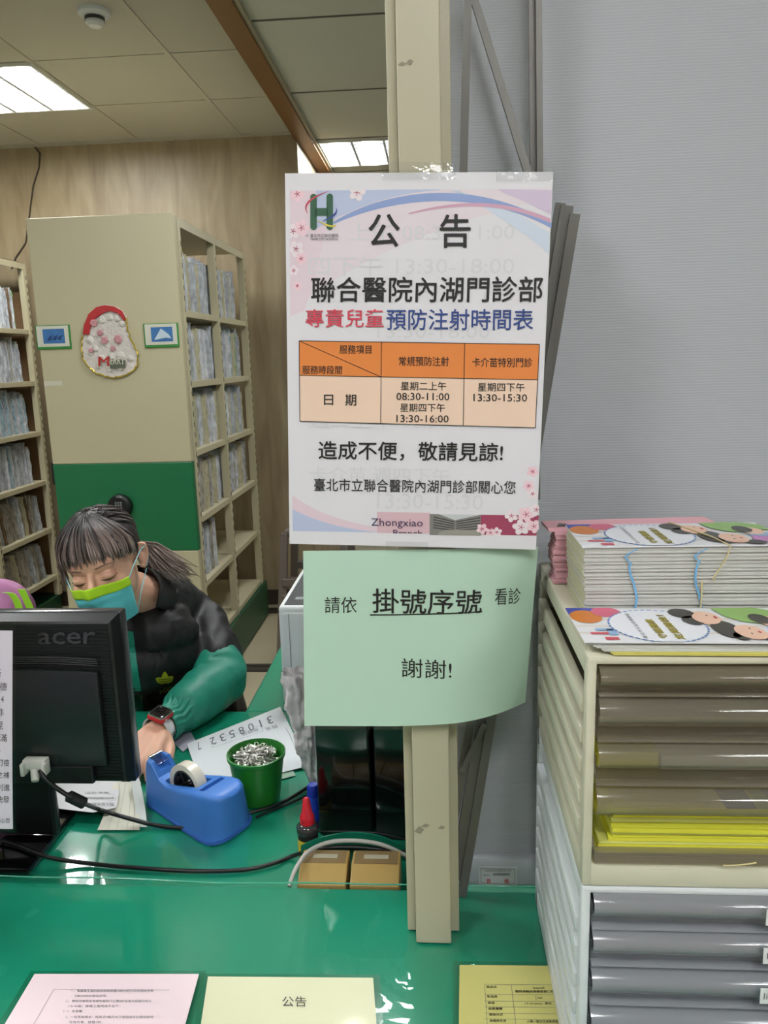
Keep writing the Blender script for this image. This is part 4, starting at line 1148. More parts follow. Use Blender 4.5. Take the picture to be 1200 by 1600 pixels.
MB().box((-.79, 1.19, .735), (-.68, 1.21, .90), .008).build('neck', black_plastic, mo)
MB().box((-.905, 1.105, DZ+.0025), (-.69, 1.285, DZ+.016), .006).build('base', P('gloss_black', (10, 10, 12), .1, coat=.6), mo, 40)
# vga plug and cable
vc = thing('vga_cable', 'thick black monitor cable with white plug and ferrite block', 'cable', (-.69, 1.15, .89))
p0 = at(58, 1192, Y=1.146)
g = MB(); g.box((p0.x-.020, 1.135, p0.z-.007), (p0.x+.020, 1.151, p0.z+.010), .002)
g.box((p0.x-.0215, 1.128, p0.z-.016), (p0.x-.0145, 1.148, p0.z+.006), .002); g.box((p0.x+.0145, 1.128, p0.z-.016), (p0.x+.0215, 1.148, p0.z+.006), .002)
g.tube([(p0.x, 1.140, p0.z-.006), (p0.x, 1.136, p0.z-.018), (p0.x+.002, 1.13, p0.z-.024)], [.009, .0075, .006], 10)
g.build('plug', P('plug_white', (214, 212, 204), .4), vc, 40)
wp = [at(62, 1203, Y=1.13), at(72, 1218, Y=1.125), at(95, 1236, Y=1.13), at(120, 1250, Y=1.14), at(150, 1263, Z=.7500), at(178, 1272, Z=.7470), at(206, 1280, Z=.7360), at(232, 1287, Z=.7245), at(262, 1292, Z=.7205), at(300, 1291, Z=.7205), at(345, 1280, Z=.7205)]
def smoothpath(p, n=6):
    o_ = []
    q = [p[0]]+p+[p[-1]]
    for i in range(1, len(q)-2):
        for k in range(n):
            t = k/n; a, b, c, d = q[i-1], q[i], q[i+1], q[i+2]
            o_.append(.5*((2*b)+(c-a)*t+(2*a-5*b+4*c-d)*t*t+(3*b-a-3*c+d)*t**3))
    o_.append(p[-1]); return o_
MB().tube(smoothpath(wp[:-2]+[at(290, 1294, Z=.7205)]), .0038, 8).build('cord', cable_black, vc, 60)
fa, fb_ = at(106, 1243, Y=1.133), at(133, 1256, Y=1.145)
MB().tube([fa, fa+(fb_-fa)*.06, fa+(fb_-fa)*.94, fb_], [.007, .0098, .0098, .007], 14).build('ferrite_block', P('ferrite', (26, 26, 28), .5), vc, 50)
def cable(label, pts, r, mat=cable_black, name='cable'):
    return tag(MB().tube(smoothpath(pts), r, 8).build(name, mat, smooth=60), label, 'cable')
cable('long black cable running across the desk just behind the counter edge', [at(-30, 1308, Z=.7375), at(20, 1318, Z=.7375), at(60, 1334, Z=.7365), at(88, 1342, Z=.729), at(130, 1348, Z=.7212), at(200, 1355, Z=.721), at(300, 1361, Z=.721), at(380, 1359, Z=.721), at(430, 1348, Z=.721), at(458, 1337, Z=.722), at(500, 1326, Y=1.135), at(560, 1324, Y=1.14), at(640, 1333, Y=1.145)], .0035)
cable('pair of black cables passing behind the green pin cup', [at(388, 1270, Z=.7205), at(420, 1262, Z=.7205), at(450, 1249, Z=.7205), at(478, 1232, Z=.7205), at(500, 1215, Z=.7205)], .0034)
cable('thin black cable beside the thicker one behind the pin cup', [at(400, 1277, Z=.7195), at(430, 1264, Z=.7195), at(458, 1253, Z=.7195), at(485, 1240, Z=.7195), at(505, 1230, Z=.7195)], .0022)
cable('white-grey cable arching over the two yellowed boxes', [at(452, 1385, Y=1.036)+Vector((0, 0, 0)), at(462, 1358, Y=1.06), at(482, 1331, Y=1.10), at(515, 1316, Y=1.13), at(560, 1314, Y=1.135), at(600, 1321, Y=1.135), at(640, 1340, Y=1.135)], .0036, P('cable_white', (176, 174, 168), .4))
cable('thin black cord curving behind the green strip', [at(470, 1300, Y=1.19), at(540, 1299, Y=1.19), at(590, 1302, Y=1.19), at(640, 1313, Y=1.19)], .0016)
# green offcut strip standing on edge
top_ = [at(470, 1322, Y=1.150), at(495, 1311, Y=1.152), at(530, 1303, Y=1.155), at(565, 1302, Y=1.156), at(600, 1309, Y=1.157), at(640, 1327, Y=1.158)]
tt = smoothpath(top_)
g = MB()
g.rings([[p, p+Vector((0, .003, 0)), p+Vector((0, .003, -(p.z-DZ-.002)*.9)), p+Vector((0, 0, -(p.z-DZ-.002)*.9))] for p in tt])
tag(g.build('green_mat_strip', P('green_strip', (16, 110, 84), .35)), 'curved green vinyl strip standing on edge behind the yellowed boxes', 'mat strip')
# two yellowed boxes
ybx = P('yellowed_plastic', (170, 140, 80), .45, var=.10, vscale=25); dirt = P('yellowed_dirty', (128, 106, 70), .55, var=.15, vscale=30)
def ybox(x0, x1, lab):
    t = thing('junction_box', lab, 'junction box', ((x0+x1)/2, 1.09, DZ), None)
    pr = [(1.052, DZ+.003), (1.052, .752), (1.078, .7645), (1.084, .767), (1.118, .767), (1.122, .763), (1.122, DZ+.003)]
    MB().prism([Vector((x0, y, z)) for y, z in pr], (x1-x0, 0, 0), .002).build('case', ybx, t)
    MB().box((x0+.004, 1.085, .7668), (x1-.004, 1.117, .7676)).build('dusty_top', dirt, t)
    m_ = (x0+x1)/2
    MB().box((m_-.02, 1.096, .7676), (m_+.02, 1.106, .7688), .0005).build('label_window', P('label_window', (176, 170, 150), .25, coat=.6), t)
    return t
ybox(-.226, -.150, 'left one of two yellowed plastic boxes under the white cable')
ybox(-.144, -.067, 'right one of two yellowed plastic boxes, next to the metal post')
# ink bottle
ib = thing('ink_bottle', 'small ink bottle with a red nozzle cap and yellow label', 'bottle', (-.228, 1.172, DZ))
bx_, by_ = -.228, 1.172
MB().lathe([(.0165, .003), (.0175, .006), (.0175, .046), (.0165, .048)], (bx_, by_, DZ), 28).build('body', P('bottle_black', (22, 20, 20), .3), ib, 40)
MB().lathe([(.0178, .008), (.0178, .040)], (bx_, by_, DZ), 28, caps=False).build('label', P('label_yellow', (214, 184, 40), .4), ib, 60)
MB().lathe([(.0175, .048), (.0190, .050), (.0195, .060), (.014, .066), (.006, .068)], (bx_, by_, DZ), 28).build('clear_shoulder', P('dark_glass', (60, 56, 58), .06, coat=1, alpha=.75), ib, 60)
MB().lathe([(.0125, .066), (.0130, .076), (.012, .080), (.0095, .083), (.0055, .110), (.0035, .1125), (.0001, .113)], (bx_, by_, DZ), 24).build('cap', P('cap_red', (196, 26, 44), .35), ib, 50)
ink('label_mark', 'S', (bx_-.008, by_-.0182, DZ+.016), (bx_+.004, by_-.0182, DZ+.016), (bx_-.008, by_-.0182, DZ+.030), P('mark_red', (190, 50, 40), .5), ib, .03)
bb = thing('glue_bottle', 'small blue bottle half hidden behind the red-capped ink bottle', 'bottle', (-.232, 1.262, DZ))
MB().lathe([(.0135, .003), (.0145, .005), (.0145, .055), (.012, .062)], (-.232, 1.262, DZ), 24).build('body', P('blue_bottle', (26, 60, 170), .3), bb, 40)
MB().lathe([(.011, .062), (.011, .080), (.008, .084), (.0001, .085)], (-.232, 1.262, DZ), 24).build('cap', P('blue_cap', (22, 48, 160), .35), bb, 40)

# black computer cases
for (x0, x1, lab) in ((-.2165, -.121, 'wide glossy black computer case standing behind the yellowed boxes'), (-.116, -.006, 'second glossy black computer case, right of the gap, behind the metal post')):
    t = thing('computer_case', lab, 'computer', ((x0+x1)/2, 1.35, DZ))
    MB().box((x0, 1.218, DZ+.010), (x1, 1.52, 1.06), .004).build('body', P('case_black', (14, 15, 16), .35), t, 40)
    MB().box((x0+.0015, 1.210, DZ+.060), (x1-.0015, 1.2175, 1.058), .003).build('front_panel', P('case_gloss', (11, 12, 13), .16, coat=.6), t, 40)
    MB().box((x0+.006, 1.222, DZ+.002), (x1-.006, 1.50, DZ+.0095)).build('foot', black_plastic, t)
# crumpled plastic bag
def bagf(u, v):
    th = u*2*math.pi; z = .722+.235*v
    r = (.010+.030*v*(1-.55*v*v))*(1+.0*v)
    n = noise.noise(Vector((math.cos(th)*2.2, math.sin(th)*2.2, v*7)))*.012 + noise.noise(Vector((math.cos(th)*6, math.sin(th)*6, v*22)))*.005
    return Vector((-.252-.030*v+math.cos(th)*(r+n), 1.40+math.sin(th)*(r+n)*1.1, z))
tag(MB().grid(bagf, 60, 50).build('plastic_bag', P('bag_film', (226, 220, 222), .2, coat=1, alpha=.8, bump=.5, bscale=60), smooth=180, recalc=False), 'crumpled translucent plastic bag hanging beside the black case under the green notice', 'plastic bag')

# printer
pr = thing('printer', 'white printer with a dark top, half hidden behind the green notice', 'printer', (-.2, 1.93, DZ))
PM_ = P('printer_white', (208, 214, 216), .35)
MB().box((-.386, 1.75, DZ+.004), (-.03, 2.10, .775), .012, seg=3).build('lower_body', PM_, pr, 40)
MB().box((-.386, 1.75, .777), (-.03, 2.10, .966), .014, seg=3).build('upper_body', PM_, pr, 40)
MB().box((-.384, 1.752, .952), (-.032, 2.098, .974), .007, seg=3).build('top_rim', P('printer_rim', (232, 235, 236), .3), pr, 40)
MB().box((-.372, 1.762, .9735), (-.045, 2.092, .9755), .001).build('dark_top', P('printer_dark', (56, 60, 66), .35), pr)
MB().box((-.352, 1.80, .9755), (-.333, 1.82, .9765), .0008).build('button', P('printer_btn', (150, 154, 158), .3), pr)
MB().box((-.3605, 1.7493, .79), (-.3593, 1.7510, .955)).build('seam', P('seam_grey', (96, 100, 104), .6), pr)
MB().box((-.3605, 1.7493, .73), (-.3593, 1.7510, .765)).build('seam', MATS['seam_grey'], pr)

# tape dispenser
td = thing('tape_dispenser', 'blue weighted tape dispenser on the desk in front of the pin cup', 'tape dispenser', (-.47, 1.28, DZ))
ANG = R(-31); ORG = Vector((-.556, 1.345, DZ+.003))
TM = Matrix.Translation(ORG) @ Matrix.Rotation(ANG, 4, 'Z') @ Matrix.Scale(1.12, 4)
def tsec(s, wb, wt, h, r=.012, n=5):
    """rounded section across the dispenser"""
    o_ = [(-wb, 0), (wb, 0)]
    for k in range(n+1):
        a = math.pi/2*k/n; o_.append((wt-r+r*math.cos(a), h-r+r*math.sin(a)))
    for k in range(n+1):
        a = math.pi/2+math.pi/2*k/n; o_.append((-wt+r+r*math.cos(a), h-r+r*math.sin(a)))
    return [Vector((s, y, z)) for y, z in o_]
secs = [(0, .024, .019, .068, .006), (.006, .027, .021, .082, .006), (.018, .028, .022, .080, .006), (.034, .029, .023, .057, .006), (.055, .032, .026, .052, .006), (.080, .036, .029, .056, .007), (.105, .040, .032, .062, .008), (.130, .043, .035, .068, .009), (.155, .046, .037, .073, .010), (.172, .046, .036, .075, .010), (.184, .041, .031, .074, .010), (.192, .030, .022, .071, .009), (.195, .016, .010, .068, .005)]
me = MB().rings([tsec(*q) for q in secs]); bmesh.ops.recalc_face_normals(me.bm, faces=me.bm.faces)
me = me.mesh('tdm')
def cutter(bx, rot=None):
    c = MB().box(*bx, .003)
    bmesh.ops.recalc_face_normals(c.bm, faces=c.bm.faces); return c.mesh('cut')
me = boolean(me, cutter(((.045, -.0165, .018), (.128, .0165, .12))))
me = boolean(me, cutter(((.139, -.024, .045), (.151, .024, .12))))
me = boolean(me, cutter(((.004, -.0125, .062), (.030, .0125, .12))))
me.transform(TM)
blue = P('dispenser_blue', (64, 122, 204), .4, bump=.05, bscale=300)
link('body', me, blue, td, smooth=35)
MB().rings([[TM @ Vector((q.x*1.0+(.002 if i else -.003), q.y*1.06+0, z)) for q in base] for z in (-.001, .0035) for i, base in ((1, [Vector((s, -wb, 0)) for s, wb, *_ in secs]+[Vector((s, wb, 0)) for s, wb, *_ in secs[::-1]]),)]).build('base_rim', P('dispenser_rim', (52, 100, 180), .45), td)
MB().box((.001, -.0135, .066), (.006, .0135, .0845), .0006, mat=TM).build('cutter_blade', P('chrome', (200, 200, 200), .18, metal=1), td)
MB().box((.006, -.012, .075), (.026, .012, .0765), .0004, mat=TM).build('tape_rest', film_mat('clear_acrylic', 1.6, .04, (.85, .9, .95)), td)
tr = thing('tape_roll', 'roll of clear tape seated in the blue dispenser', 'tape roll', TM @ Vector((.086, 0, .01)))
RM = TM @ Matrix.Translation((.086, 0, .054)) @ Matrix.Rotation(R(90), 4, 'X')
MB().rings([[RM @ Vector((r*math.cos(a), r*math.sin(a), z)) for a in [k*2*math.pi/48 for k in range(48)]] for r, z in ((.0265, -.009), (.0365, -.009), (.0365, .009), (.0265, .009), (.0265, -.009))], caps=False).build('tape', P('tape_cream', (226, 220, 204), .3, coat=.5), tr, 40)
g = MB().rings([[RM @ Vector((r*math.cos(a), r*math.sin(a), z)) for a in [k*2*math.pi/48 for k in range(48)]] for r, z in ((.023, -.0095), (.0263, -.0095), (.0263, .0095), (.023, .0095), (.023, -.0095))], caps=False)
for k in range(4):
    a = k*math.pi/2+.4; g.box((-.001, -.0, -.008), (.001, .0235, .008), 0, mat=RM @ Matrix.Rotation(a, 4, 'Z'))
g.lathe([(.006, -.010), (.006, .010)], (0, 0, 0), 16, mat=RM)
g.build('hub', P('hub_black', (18, 18, 20), .3), tr, 40)

# green tub of pins
cxp, cyp = -.356, 1.352
cu = thing('pin_cup', 'green plastic tub filled with steel safety pins', 'cup', (cxp, cyp, DZ))
prof = [(.039, .002), (.0415, .004), (.053, .088), (.0560, .090), (.0565, .097), (.0535, .098), (.0510, .092), (.0400, .008), (.0001, .008)]
MB().lathe(prof, (cxp, cyp, DZ), 48).build('tub', P('tub_green', (30, 112, 34), .35), cu, 35)
steel = P('pin_steel', (206, 204, 198), .3, metal=1)
def pin_mesh():
    g = MB(); L_ = .046; w_ = .0034
    pts = [Vector((L_/2-.004, w_, 0)), Vector((-L_/2+.003, w_, 0))]
    for k in range(7):
        a = math.pi/2+math.pi*k/6; pts.append(Vector((-L_/2+.003+w_*math.cos(a), w_*math.sin(a), 0)))
    pts += [Vector((L_/2-.004, -w_, 0))]
    g.tube(pts, .0008, 5)
    g.ell((L_/2-.002, 0, 0), (.0042, .0046, .0016), u=10, v=6)
    me = g.mesh('pin'); me.materials.append(steel); me.shade_smooth(); return me
pmesh = pin_mesh(); rnd = random.Random(5)
PBED = MB().lathe([(.0001, .0), (.0375, .0), (.0435, .052), (.030, .058), (.0001, .060)], (cxp, cyp, DZ+.0095), 32).build('pin_bed', P('pin_mass', (60, 57, 54), .6, metal=.3, bump=1, bscale=300), cu)
for i in range(100):
    r = .044*math.sqrt(rnd.random()); a = rnd.random()*6.28
    x, y = r*math.cos(a), r*math.sin(a)
    o = bpy.data.objects.new('safety_pin', pmesh); COL.objects.link(o)
    # keep the pin inside the rim
    yaw = rnd.random()*6.28; k = 1
    o.location = (cxp+x*.66, cyp+y*.66, DZ+.076+.016*(1-(r/.044)**2)+rnd.random()*.008)
    o.rotation_euler = ((rnd.random()-.5)*2.4, (rnd.random()-.5)*.6, yaw)
    s = .85+.2*rnd.random(); o.scale = (s, s, s)
    tag(o, 'small steel safety pin in the heap filling the green tub', 'safety pin', 'safety pins in the green tub')

# documents
def doc(name, px, Z, t, mat, label, cat='paper'):
    pts = [at(x, y, Z=Z) for x, y in px]; c = sum(pts, Vector())/len(pts)
    g = MB().prism([p-c for p in pts], (0, 0, t)); o = g.build(name, mat); o.location = c
    return tag(o, label, cat)
fz = DZ+.0045
fo_ = doc('form_sheet', [(292, 1163), (438, 1105), (483, 1197), (318, 1238)], fz, .0012, P('form_white', (212, 216, 220), .55), 'white numbered form lying upside down on the desk behind the pin cup', 'form')
def quadink(par, s, ll, lr, ul, Z, mat, bold=0):
    ink('lettering', s, at(*ll, Z=Z), at(*lr, Z=Z), at(*ul, Z=Z), mat, par, bold, .0002)
digs = '3108532'
gi = P('stamp_ink', (96, 96, 104), .5)
p_s, p_e = (426, 1118), (318, 1158)
for i, d_ in enumerate(digs):
    t0 = (i+(.2 if d_ == '1' else 0))/7.3; t1 = (i+(.35 if d_ == '1' else .55))/7.3
    x0, y0 = p_s[0]+(p_e[0]-p_s[0])*t0, p_s[1]+(p_e[1]-p_s[1])*t0+0
    x1, y1 = p_s[0]+(p_e[0]-p_s[0])*t1, p_s[1]+(p_e[1]-p_s[1])*t1
    quadink(fo_, d_, (x0-2, y0), (x1-2, y1), (x0+2, y0+11), fz+.0014, gi, .0)
quadink(fo_, '7', (311, 1159), (306, 1161), (315, 1170), fz+.0014, gi)
g = MB()
def ql(a, b, Z=fz+.0014, w_=.0007):
    a = at(*a, Z=Z); b = at(*b, Z=Z); d = (b-a).normalized(); n = Vector((-d.y, d.x, 0))*w_/2; g.face([a+n, b+n, b-n, a-n])
ql((329, 1158), (408, 1133)); ql((332, 1168), (411, 1143)); ql((329, 1158), (332, 1168)); ql((408, 1133), (411, 1143))
g.build('ruled_box', gi, fo_)
quadink(fo_, '掛號證', (402, 1137), (376, 1145), (405, 1142), fz+.0014, gi); quadink(fo_, '姓名', (432, 1132), (414, 1137), (435, 1137), fz+.0014, gi)
doc('small_slip', [(398, 1205), (452, 1192), (462, 1212), (408, 1226)], DZ+.0022, .0008, P('slip_green', (150, 178, 158), .4, coat=.5), 'small pale green slip under the white form, right of the pin cup')
doc('small_slip', [(262, 1152), (296, 1140), (306, 1158), (286, 1175)], DZ+.0022, .0008, P('slip_violet', (176, 172, 190), .4, coat=.5), 'small printed card by the cuff, left of the white form')
pe = [at(448, 1137, Z=fz+.006), at(456, 1150, Z=fz+.0055), at(464, 1174, Z=fz+.005)]
tag(MB().tube(smoothpath(pe), .0026, 8).build('pen', P('pen_white', (224, 226, 230), .3), smooth=60), 'white pen lying on the right side of the white form', 'pen')
pe = [at(466, 1148, Z=DZ+.006), at(474, 1165, Z=DZ+.006)]
# papers on a flat black box beneath the monitor
tag(MB().box((-.90, 1.290, DZ+.0025), (-.632, 1.40, DZ+.022), .003).build('flat_box', P('flat_box_black', (12, 12, 13), .35)), 'flat black box lying under the papers below the monitor', 'electronic box')
zb = DZ+.0225
pg = doc('paper_slip', [(-10, 1224), (78, 1222), (83, 1266), (-8, 1270)], zb, .0008, P('paper_palegreen', (150, 184, 146), .5), 'pale green slip on the black box under the monitor')
quadink(pg, '單名', (72, 1238), (56, 1239), (72, 1244), zb+.001, grey_ink)
pa = doc('paper_slip', [(84, 1222), (190, 1220), (182, 1262), (145, 1270), (92, 1264)], zb+.001, .0008, P('paper_greywhite', (206, 206, 208), .5), 'white printed slip with upside-down lines under the monitor')
for s, x1, x0, y0, y1 in (('姓名 性別', 134, 170, 1237, 1240), ('臺北市立醫院附設門診部', 134, 178, 1245, 1248), ('個人基本資料單', 132, 178, 1254, 1259)):
    quadink(pa, s, (x0, y0), (x1, y0), (x0, y1), zb+.003, grey_ink)
def roll(u, v):
    a = at(178+42*u-6*v, 1222, Z=zb+.004); b = at(166+54*u, 1272, Z=DZ+.016); c = at(152+66*u, 1297, Z=DZ+.0035)
    t = v
    q = a*(1-t)**2+b*2*t*(1-t)+c*t*t
    return q
g = MB().grid(roll, 10, 12)
sol = g.build('receipt_paper', P('paper_cream', (214, 212, 196), .55, var=.03), recalc=True)
ms = sol.modifiers.new('s', 'SOLIDIFY'); ms.thickness = .0006; ms.offset = 1
tag(sol, 'cream receipt paper hanging over the black box edge onto the desk', 'paper')
g = MB()
for k in (.25, .45, .7, .85):
    for j in range(10):
        a, b = roll(k, j/10), roll(k, (j+1)/10); n = Vector((0, -.0002, .0013)); g.face([a+n-Vector((.0003, 0, 0)), a+n+Vector((.0003, 0, 0)), b+n+Vector((.0003, 0, 0)), b+n-Vector((.0003, 0, 0))])
g.build('ruled_line', P('line_grey', (160, 156, 146), .6), sol)
tag(MB().grid(lambda u, v: at(207+20*u+v*6, 1196+100*v-14*u*(1-v), Z=0) if False else (at(203+14*u+7*v, 1215, Z=DZ+.045)*(1-v)+at(214+16*u, 1292, Z=DZ+.0035)*v), 6, 8).build('receipt_paper', P('paper_pale', (206, 210, 206), .55)), 'narrow pale sheet leaning between monitor corner and blue dispenser', 'paper')

# purple bag with lime handles behind the monitor
pbg = thing('tote_bag', 'pinkish purple bag with lime green handles behind the monitor', 'bag', (-1.0, 1.50, DZ))
def pb(u, v):
    th = u*2*math.pi; ph = v*math.pi
    n = noise.noise(Vector((math.cos(th)*2, math.sin(th)*2, v*4)))*.03+noise.noise(Vector((math.cos(th)*5, math.sin(th)*5, v*9)))*.012
    rx = (.135+n)*math.sin(ph)**.55; ry = (.085+n)*math.sin(ph)**.55
    return Vector((-.985+rx*math.cos(th), 1.52+ry*math.sin(th), .918+.196*math.cos(ph)*1.0))
MB().grid(pb, 48, 40).build('body', P('bag_purple', (158, 100, 140), .6, bump=.3, bscale=14), pbg, 180, recalc=False)
lime = P('lime_strap', (158, 214, 44), .5)
for pts in (((8, 926), (17, 928), (25, 938), (30, 952), (33, 966)), ((33, 921), (40, 935), (46, 948), (50, 958), (51, 968))):
    q = smoothpath([at(x, y, Y=1.45) for x, y in pts]); g = MB()
    g.rings([[p+Vector((-.0075, 0, 0)), p+Vector((.0075, -.001, 0)), p+Vector((.0075, .001, 0)), p+Vector((-.0075, .002, 0))] for p in q]); g.build('handle', lime, pbg)

# pink laminated notice on the left, taped to a second post just outside the picture
p2 = thing('metal_post', 'second beige metal post at the left, carrying the pink notice', 'post', (-.80, .95, CT))
MB().box((-.825, .935, CT+.002), (-.775, .985, CEIL), .0015).build('front_channel', post_metal, p2)
pn = thing('pink_notice', 'pink laminated notice with vertical rows of writing at the left picture edge', 'notice', (-.72, .925, .86))
Y2 = .925
def nw(u, v, l=0):
    tl = at(22, 984, Y=Y2); bl_ = at(25, 1290, Y=Y2)
    r = tl*(1-v)+bl_*v
    w_ = .20
    return Vector((r.x-w_*(1-u), Y2-l+.004*math.sin(u*3+v*2)-.004, r.z))
MB().grid(lambda u, v: nw(u, v), 12, 12).build('paper', P('notice_pink', (226, 214, 226), .45, coat=.3), pn, 80)
MB().grid(lambda u, v: nw(u*1.03-.005, v*1.07-.05, .0008), 12, 12).build('lamination_film', film, pn, 80)
def ntext(s, x0, x1, y0, y1, bold=0, mt=black_ink):
    def uv(x, y): 
        v = (y-984)/(1290-984); e = 22+3*v
        sc = F/1.0
        return (1-(e-x)/(.20*1207/1.02), v)
    a, b, c = uv(x0, y1), uv(x1, y1), uv(x0, y0)
    ink('lettering', s, (a[0], 0, -a[1]), (b[0], 0, -b[1]), (c[0], 0, -c[1]), mt, pn, bold, fn=lambda q: nw(q.x, -q.z, .0003))
for s, x0, x1, y0, y1 in (('新', -8, 4, 1041, 1053), ('人德', -11, 14, 1061, 1073), ('4', 4, 9, 1081, 1091), ('非', -1, 9, 1100, 1112), ('昆', -2, 8, 1120, 1132), ('年滿', -11, 15, 1139, 1151), ('。', 1, 4, 1163, 1166), ('打疫', 0, 19, 1178, 1189), ('之補', -1, 19, 1198, 1208), ('利進', -1, 20, 1217, 1228), ('免發', -1, 19, 1236, 1247), ('關心您', -3, 20, 1272, 1280)):
    ntext(s, x0, x1, y0, y1)

# ------------------------------------------------------------------ the person
person = thing('person', 'seated clerk in black and teal jacket and blue and lime face mask, looking down', 'person', (-.74, 2.05, 0))
HM = Matrix.Rotation(R(3), 4, 'Z') @ Matrix.Rotation(R(-11), 4, 'Y') @ Matrix.Rotation(R(7), 4, 'X')
HC = at(145, 903, Y=1.57)-HM @ Vector((0, -.082, 0))
HM = Matrix.Translation(HC) @ HM @ Matrix.Scale(1.06, 4)
def H(x, y, z): return HM @ Vector((x, y, z))
NB = Vector((-.722, 1.84, .955))
SL, SR = Vector((-.652, 1.945, .868)), Vector((-.895, 1.925, .872))
EL, ER = Vector((-.545, 1.785, .770)), Vector((-.985, 1.79, .765))
WL, WR = Vector(at(250, 1138, Z=.762)), Vector((-.87, 1.60, .765))
skin = P('skin', (226, 176, 150), .5, sss=.08, bump=.04, bscale=250)
b = MB()
b.ell((0, 0, 0), (1, 1, 1)); b.bm.clear()
def hell(c, r, rot=None):
    mt = HM.to_3x3().to_4x4() @ (rot if rot else Matrix())
    b.ell(H(*c), r, mt, 28, 20)
hell((0, .012, .034), (.073, .090, .080))
hell((0, -.016, -.022), (.063, .070, .078))
hell((0, -.040, -.066), (.042, .042, .036))
hell((0, -.058, -.088), (.024, .022, .018))      # chin
hell((0, -.066, .030), (.052, .024, .030))      # forehead / brow
for s in (-1, 1):
    hell((s*.036, -.054, -.026), (.021, .021, .022))   # cheek
    hell((s*.030, -.070, -.001), (.0160, .0150, .0115))   # eye lids
    b.tube([H(s*.074, .010, .016), H(s*.082, .014, .024), H(s*.086, .022, .018), H(s*.085, .024, .002), H(s*.080, .016, -.016), H(s*.075, .008, -.026), H(s*.072, .003, -.020)], [.005, .006, .0062, .006, .0062, .0068, .006], 8)
    hell((s*.077, .010, -.002), (.006, .014, .020))
b.tube([H(0, -.082, .014), H(0, -.092, -.006), H(0, -.103, -.024), H(0, -.100, -.032)], [.0075, .0085, .0125, .010], 10)
for s in (-1, 1): hell((s*.012, -.090, -.029), (.0085, .009, .007))
hell((0, -.084, -.050), (.022, .010, .006)); hell((0, -.083, -.059), (.018, .010, .006))   # lips
b.tube([H(0, .020, -.03), H(0, .035, -.075), NB+Vector((0, -.03, .03)), NB+Vector((0, .02, -.06))], [.056, .050, .053, .060], 18)
# torso under the jacket, legs
hip = Vector((-.745, 2.10, .50)); ch = Vector((-.748, 1.98, .80))
b.ell(ch, (.135, .095, .15)); b.ell((-.746, 2.03, .64), (.125, .09, .13)); b.ell(hip, (.155, .115, .09))
b.tube([SL, ch+Vector((0, 0, .08)), SR], [.045, .07, .045], 14)
for S_, E_, W_, sg in ((SL, EL, WL, 1), (SR, ER, WR, -1)):
    b.tube([S_, (S_+E_)/2, E_, (E_+W_)/2, W_], [.044, .042, .036, .035, .0235], 14)
    k = hip+Vector((sg*.09, 0, 0)); kn_ = Vector((-.745+sg*.13, 1.68, .50)); an = Vector((-.745+sg*.13, 1.74, .09)); to = an+Vector((sg*.01, -.16, -.055))
    b.tube([k, (k+kn_)/2, kn_], [.085, .075, .056], 14); b.tube([kn_, kn_*.6+an*.4+Vector((0, .015, 0)), an], [.055, .050, .036], 14)
    b.tube([an+Vector((0, .045, -.05)), an+Vector((0, -.02, -.04)), an+Vector((0, -.09, -.055)), to], [.034, .040, .036, .026], 12)
# hands
def hand(W_, dirv, upv, sgn):
    """sgn +1: thumb towards -right of dir x up"""
    d = Vector(dirv).normalized(); u = Vector(upv); u = (u-d*u.dot(d)).normalized(); r = d.cross(u)
    def Q(a, s, h): return W_+d*a+r*s+u*h
    b.tube([Q(-.02, 0, 0), Q(.012, 0, .0)], [.0235, .0245], 14)
    for s in (-.026, -.009, .009, .026):
        b.tube([Q(0, s*.45, 0), Q(.04, s*.9, .003), Q(.078, s, .0)], [.018, .0145, .0105], 10)
    F_ = [(-.029, .058, .0086), (-.0095, .072, .0094), (.0100, .078, .0096), (.0295, .070, .0092)]
    for s, L_, r_ in F_:
        s_ = s*sgn
        k0 = Q(.080, s_, .0); k1 = k0+d*L_*.45-u*.004; k2 = k1+d*L_*.26-u*.012+r*s_*.04; k3 = k2+d*L_*.12-u*.017
        b.tube([k0-d*.012, k0, k1, k2, k3], [r_*1.05, r_*1.08, r_*.96, r_*.88, r_*.70], 10)
    t0 = Q(.015, sgn*.022, -.004); t1 = Q(.045, sgn*.044, -.010); t2 = Q(.070, sgn*.052, -.014); t3 = Q(.088, sgn*.052, -.018)
    b.tube([t0, t1, t2, t3], [.015, .0125, .0105, .0078], 10)
    return Q
HQ = hand(WL+Vector((-.002, -.008, 0)), (-.03, -1, -.06), (.12, -.15, 1), -1)
hand(WR+Vector((0, -.01, 0)), (.1, -1, -.1), (0, -.1, 1), 1)
me = remeshed(b, .0034, 4, .5)
body = link('body', me, skin, person, smooth=180)
bod_bvh = BVHTree.FromPolygons([v.co.copy() for v in me.vertices], [p.vertices[:] for p in me.polygons])

